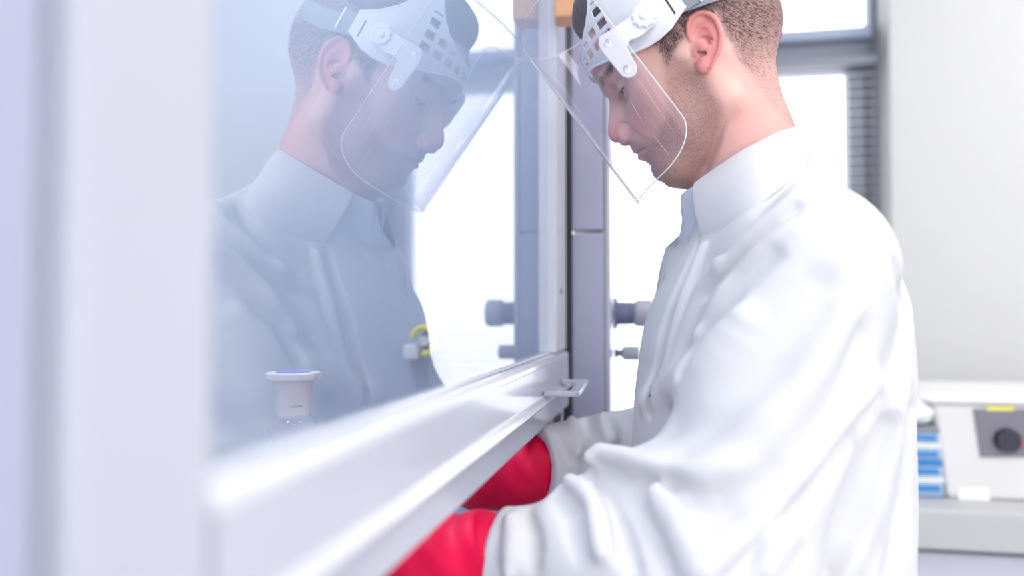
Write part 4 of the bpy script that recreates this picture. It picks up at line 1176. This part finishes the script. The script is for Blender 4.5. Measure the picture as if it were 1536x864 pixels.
# gloves
def glove_sdf(W_, dirv, handy, bendz, s_):
    d0 = np.array(dirv, float); d0 /= np.linalg.norm(d0)
    lat = np.cross([0, 0, 1.0], d0); lat /= np.linalg.norm(lat)
    G0 = W_ - d0 * 0.015; G1 = W_ + d0 * 0.075; G2 = W_ + d0 * 0.135; G3 = W_ + d0 * 0.175
    dn = np.array([0, 0, -1.0])
    PA = G3 + dn * 0.004; PB = G3 + d0 * 0.055 + dn * 0.018
    def f(p):
        d = chain(p, [G0, W_ + d0 * 0.022, G1, G2, G3], [0.0340, 0.0440, 0.0465, 0.038, 0.031], 0.01)
        d = d + 0.0013 * np.sin((p @ d0.astype(np.float32)) * 150 + 2 * np.sin(p[:, 2] * 60))
        for o_ in (-0.026, -0.009, 0.009, 0.026): d = smin(d, caps(p, PA + lat * o_ * 0.8, PB + lat * o_, 0.0165, 0.0145), 0.012)
        for o_, L_ in ((-0.030, 0.85), (-0.010, 1.0), (0.010, 1.03), (0.030, 0.92)):
            a = PB + lat * o_; b = a + (d0 * 0.036 + dn * 0.012) * L_; c = b + (d0 * 0.014 + dn * 0.024) * L_; e = c + (-d0 * 0.004 + dn * 0.018) * L_
            d = smin(d, chain(p, [a, b, c, e], [0.0120, 0.0105, 0.0098, 0.0085], 0.004), 0.005)
        ta = PA + lat * s_ * 0.026; tb = ta + lat * s_ * 0.018 + d0 * 0.022 + dn * 0.018; tc = tb + d0 * 0.024 + dn * 0.018 - lat * s_ * 0.004; td = tc + d0 * 0.015 + dn * 0.014 - lat * s_ * 0.010
        d = smin(d, chain(p, [ta, tb, tc, td], [0.0165, 0.0135, 0.0115, 0.0095], 0.006), 0.010)
        return d
    return f
for W_, dv, s_ in ((NW_, (-1, -0.02, -0.10), 1), (FW_ + np.array([0, 0, 0.0]), (-1, -0.10, -0.07), -1)):
    f = glove_sdf(W_, dv, 0, 0, s_)
    gp, gq = sculpt(f, W_ + np.array([-0.36, -0.12, -0.15]), W_ + np.array([0.08, 0.12, 0.08]), 0.0035, project=1)
    link('rubber_glove', npmesh('rubber_glove', gp, gq), M['glove'], man)

# legs and shoes, below the frame
for s_ in (-1, 1):
    y = YM + s_ * 0.10
    f = lambda p: smin(chain(p, [(0.26, y, 0.86), (0.25, y, 0.50), (0.27, y + s_ * 0.01, 0.10)], [0.092, 0.068, 0.058], 0.02), caps(p, (0.26, YM, 0.88), (0.26, YM, 0.90), 0.10), 0.04) if s_ == -1 else chain(p, [(0.26, y, 0.86), (0.25, y, 0.50), (0.27, y + s_ * 0.01, 0.10)], [0.092, 0.068, 0.058], 0.02)
    tp_, tq_ = sculpt(f, (0.12, y - 0.14, 0.02), (0.40, y + 0.22, 0.99), 0.010, project=1)
    link('trouser_leg', npmesh('trouser_leg', tp_, tq_), M['trousers'], man)
    f = lambda p: smax(smin(ell(p, (0.19, y, 0.045), (0.125, 0.047, 0.045)), ell(p, (0.28, y, 0.06), (0.055, 0.042, 0.062)), 0.03), 0.002 - p[:, 2], 0.004)
    tp_, tq_ = sculpt(f, (0.04, y - 0.07, -0.02), (0.37, y + 0.07, 0.15), 0.006, project=1)
    link('shoe', npmesh('shoe', tp_, tq_), M['shoe'], man)
#==ENDCOAT==
#==PROPS==
# tall stoppered bottle standing on the hood worktop
bc = onY(440, 555, 0); d_ = ray(440, 560)
bc = CP + d_ * 0.85
bz = 1.2385; bx, by = bc[0], bc[1]
bot = empty('stoppered_bottle', (bx, by, 0.95), 'clear glass bottle with white wide-rimmed stopper and blue disc, standing behind the sash glass', 'bottle')
lathe('bottle_body', [(0, 0.9515), (0.030, 0.9515), (0.0315, 0.955), (0.0315, 0.975), (0.0258, 1.000), (0.0258, 1.174), (0.0248, 1.1815), (0.0215, 1.1860), (0.0182, 1.1880), (0.0182, 1.1900)], (bx, by, 0), M['bottle'], bot, 48)
lathe('stopper', [(0, 1.1875), (0.0172, 1.1875), (0.0195, 1.215), (0.0205, 1.2165), (0.0205, 1.2240), (0.0200, 1.2265), (0, 1.2265)], (bx, by, 0), M['whitetrans'], bot, 48)
bm = bmesh.new(); bmesh.ops.create_cone(bm, cap_ends=True, segments=10, radius1=0.0292, radius2=0.0292, depth=0.0075)
for v in bm.verts: v.co += Vector((bx, by, 1.2303))
bevel(bm, 0.0015, 2); me = bpy.data.meshes.new('stopper_rim'); bm.to_mesh(me); bm.free()
link('stopper_rim', me, M['white'], bot, smooth=False)
lathe('blue_disc', [(0, 1.2342), (0.0180, 1.2342), (0.0180, 1.2350), (0.0170, 1.2354), (0, 1.2354)], (bx, by, 0), M['bluecap'], bot, 32)
# small green printed mark curved on the stopper's side
vs = []; fs = []
k = 0
for (a0, a1) in ((-68, -63), (-61, -57), (-55, -50), (-48, -42), (-40, -34)):
    for a in (a0, a1):
        for z in (1.1985, 1.2005):
            r_ = 0.0165 + (z - 1.178) / 0.037 * 0.003 + 0.0002
            an = math.radians(a); vs.append((bx + r_ * math.cos(an), by + r_ * math.sin(an), z))
    fs.append((k, k + 2, k + 3, k + 1)); k += 4
o_ = link('green_mark', meshfrom('green_mark', vs, fs), M['green'], bot, smooth=False); o_['kind'] = 'stuff'
# red capped small bottle further left
rc = CP + ray(290, 690) * 0.62
rb = empty('red_capped_bottle', (rc[0], rc[1], 0.95), 'small white bottle with red cap, far left behind the sash glass', 'bottle')
lathe('bottle_body', [(0, 0.951), (0.026, 0.951), (0.027, 0.955), (0.027, 1.135), (0.020, 1.152), (0.010, 1.158), (0.010, 1.170)], (rc[0], rc[1], 0), M['whitetrans'], rb, 32)
lathe('cap', [(0.0105, 1.166), (0.0105, 1.166), (0.0105, 1.190), (0.008, 1.193), (0, 1.193)], (rc[0], rc[1], 0), M['redcap'], rb, 24)
# yellow ringed tap inside the hood, on the far side wall
tp = onY(637, 511, HY1 - 0.03)
tap = empty('gas_tap', (tp[0], HY1, tp[2]), 'yellow ringed gas tap on the side wall inside the hood', 'tap')
pts = [(tp[0] + 0.019 * math.cos(a), HY1 - 0.035, tp[2] + 0.021 * math.sin(a)) for a in np.radians(np.linspace(-95, 170, 22))]
tube('yellow_ring', pts, 0.0055, M['yellow'], tap)
lathe('spindle', [(0, -0.034), (0.008, -0.034), (0.009, 0), (0.017, 0), (0.017, -0.006), (0.008, -0.008)][:4], (tp[0], HY1, tp[2]), M['white'], tap, 20, 'y')
box('spout', (tp[0] - 0.035, HY1 - 0.035, tp[2] - 0.030), (tp[0] - 0.010, HY1, tp[2] - 0.006), M['white'], tap, 0.004)

# bench under the far wall with instrument and rack
BX0, BX1, BY0, BY1 = 0.60, 2.6, 1.62, 2.43
bench = empty('lab_bench', (1.5, 2.0, 0), 'grey topped lab bench against the far wall', 'bench')
zt = (onY(1460, 767, BY0))[2]; zb = (onY(1460, 829, BY0))[2]
box('bench_top', (BX0, BY0, zb), (BX1, BY1, zt), M['bench'], bench, 0.006)
box('shadow_gap', (BX0 + 0.02, BY0 + 0.05, zb - 0.012), (BX1 - 0.02, BY1, zb), M['dark'], bench, 0)  # dark strip, shade of the gap under the top put into its colour
for k in range(4):
    x0 = BX0 + 0.01 + k * 0.4975
    cb = box('cabinet', (x0, BY0 + 0.03, 0.0), (x0 + 0.4875, BY1, zb - 0.012), M['benchcab'], bench, 0.004)
    for j in range(3):
        zz = 0.08 + j * 0.225
        dr = box('drawer', (x0 + 0.01, BY0 + 0.012, zz), (x0 + 0.4775, BY0 + 0.03, zz + 0.215), M['benchcab'], None, 0.003)
        dr.parent = cb; dr.location = (0, 0, 0)
ins = empty('lab_instrument', (1.0, 1.9, zt), 'pale grey boxy lab instrument with dark display window on the bench', 'instrument')
IY = BY0 + 0.10
i0 = onY(1421, 766, IY); i1 = onY(1404, 606, IY)
IW = 0.62
zi0 = zt + 0.0005; zi1 = i1[2]
vs = [(i0[0], IY, zi0), (i0[0] + IW, IY, zi0), (i0[0] + IW + 0.02, IY + 0.02, zi1), (i1[0], IY + 0.02, zi1),
      (i0[0], IY + 0.40, zi0), (i0[0] + IW, IY + 0.40, zi0), (i0[0] + IW + 0.02, IY + 0.40, zi1), (i1[0], IY + 0.40, zi1)]
bm = bmesh.new(); vv = [bm.verts.new(v) for v in vs]
for f_ in ((0, 1, 2, 3), (5, 4, 7, 6), (4, 0, 3, 7), (1, 5, 6, 2), (3, 2, 6, 7), (4, 5, 1, 0)): bm.faces.new([vv[i] for i in f_])
bmesh.ops.recalc_face_normals(bm, faces=bm.faces); bevel(bm, 0.008, 3); me = bpy.data.meshes.new('housing'); bm.to_mesh(me); bm.free()
link('housing', me, M['inst'], ins, smooth=False)
box('lid', (i1[0] - 0.008, IY + 0.012, zi1 + 0.0005), (i1[0] + IW + 0.02, IY + 0.41, zi1 + 0.012), M['white'], ins, 0.004)
def front(px, py, e=0.0):
    p_ = onY(px, py, IY); t_ = (p_[2] - zi0) / (zi1 - zi0); return (p_[0], IY + 0.02 * t_ - e, p_[2])
def plate(name, pxs, e0, e1, m, parent):
    a = [front(*q, e0) for q in pxs]; b = [front(*q, e1) for q in pxs]; n_ = len(pxs)
    fs = [tuple(range(n_)), tuple(range(n_, 2 * n_))[::-1]] + [(i, (i + 1) % n_, n_ + (i + 1) % n_, n_ + i) for i in range(n_)]
    return link(name, meshfrom(name, b + a, [tuple(reversed(f_)) for f_ in fs]), m, parent, smooth=False)
scn = plate('display', [(1465, 615), (1580, 615), (1578, 686), (1473, 686)], -0.001, 0.004, M['screen'], ins)
plate('display_strip', [(1484, 611), (1525, 611), (1525, 617), (1484, 617)], 0.0, 0.006, M['yellow'], ins)
c = front(1513, 661, 0.005)
lathe('dial', [(0, -0.014), (0.022, -0.014), (0.024, 0.0), (0, 0.0)], c, M['dark'], ins, 28, 'y')
c = front(1533, 664, 0.005)
lathe('red_button', [(0, -0.006), (0.007, -0.006), (0.008, 0.0), (0, 0.0)], c, M['redcap'], ins, 20, 'y')
plate('label_plate', [(1440, 732), (1482, 732), (1486, 757), (1436, 757)], 0.0, 0.0015, M['paper'], ins)
# rack of blue tip boxes between the instrument and the man
TY = BY0 + 0.10
labs = ['solid blue box at the foot of the stack on the bench', 'blue and white striped box, second from the bottom of the stack', 'blue and white striped box, third from the bottom of the stack', 'blue and white striped box below the lilac topped one', 'topmost striped box of the stack with a red and lilac lid']
prev = zt
ys = [(764, 741), (740, 716), (715, 690), (689, 665), (664, 641)]
for k, (ya, yb) in enumerate(ys):
    z0_ = prev + 0.0006; z1_ = onY(1400, yb, TY)[2]
    xl = onY(1352, 700, TY)[0]; xr = onY(1417 - k * 1.8, 700, TY)[0]
    tb_ = empty('tip_box', ((xl + xr) / 2, TY + 0.05, z0_), labs[k], 'box', 'blue boxes stacked on the bench')
    box('tray', (xl, TY, z0_), (xr, TY + 0.09, z0_ + (z1_ - z0_) * 0.62), M['blue'] if k == 0 else M['paleblue'], tb_, 0.003)
    box('lid', (xl - 0.001, TY - 0.001, z0_ + (z1_ - z0_) * 0.64), (xr + 0.001, TY + 0.091, z1_), [M['lavtray'], M['white'], M['blue'], M['white'], M['strap']][k], tb_, 0.003)
    box('front_label', (xl + 0.012, TY - 0.003, z0_ + 0.006), (xr - 0.006, TY - 0.0005, z0_ + (z1_ - z0_) * 0.5), M['blue'] if k else M['paleblue'], tb_, 0.0005)
    prev = z1_
z0_ = prev + 0.0006
bag = empty('plastic_bag', ((xl + xr) / 2, TY + 0.05, z0_), 'crumpled white plastic bag lying on top of the stacked blue boxes', 'bag')
f = lambda p: smin(ell(p, ((xl + xr) / 2 - 0.01, TY + 0.045, z0_ + 0.024), (0.046, 0.05, 0.026)), ell(p, ((xl + xr) / 2 - 0.03, TY + 0.05, z0_ + 0.045), (0.03, 0.04, 0.02)), 0.02) + 0.0025 * np.sin(p[:, 0] * 160 + 3 * np.sin(p[:, 2] * 90)) * np.sin(p[:, 2] * 170 + p[:, 1] * 60)
tp_, tq_ = sculpt(lambda p: smax(f(p), z0_ + 0.0005 - p[:, 2], 0.003), (xl - 0.04, TY - 0.03, z0_ - 0.01), (xr + 0.04, TY + 0.12, z0_ + 0.08), 0.003, project=1)
link('film', npmesh('film', tp_, tq_), M['paper'], bag)
# unseen ceiling panels, added to light the room
for n_, (ax_, ay_) in enumerate([(0.9, -0.9), (2.1, -0.9), (0.9, 0.5), (2.1, 0.5), (1.6, 1.7)]):
    L_ = empty('added_lamp', (ax_, ay_, 2.85), ['unseen square ceiling lamp panel added above and behind the man', 'unseen square ceiling lamp panel added in the back corner by the right wall', 'unseen square ceiling lamp panel added nearest the fume hood and man', 'unseen square ceiling lamp panel added halfway along the right wall', 'unseen square ceiling lamp panel added above the lab bench'][n_], 'lamp', 'added ceiling lamp panels')
    box('frame', (ax_ - 0.31, ay_ - 0.31, 2.825), (ax_ + 0.31, ay_ + 0.31, 2.85), M['white'], L_, 0.003)
    box('diffuser', (ax_ - 0.29, ay_ - 0.29, 2.819), (ax_ + 0.29, ay_ + 0.29, 2.8248), M['lamp'], L_, 0)
#==END==
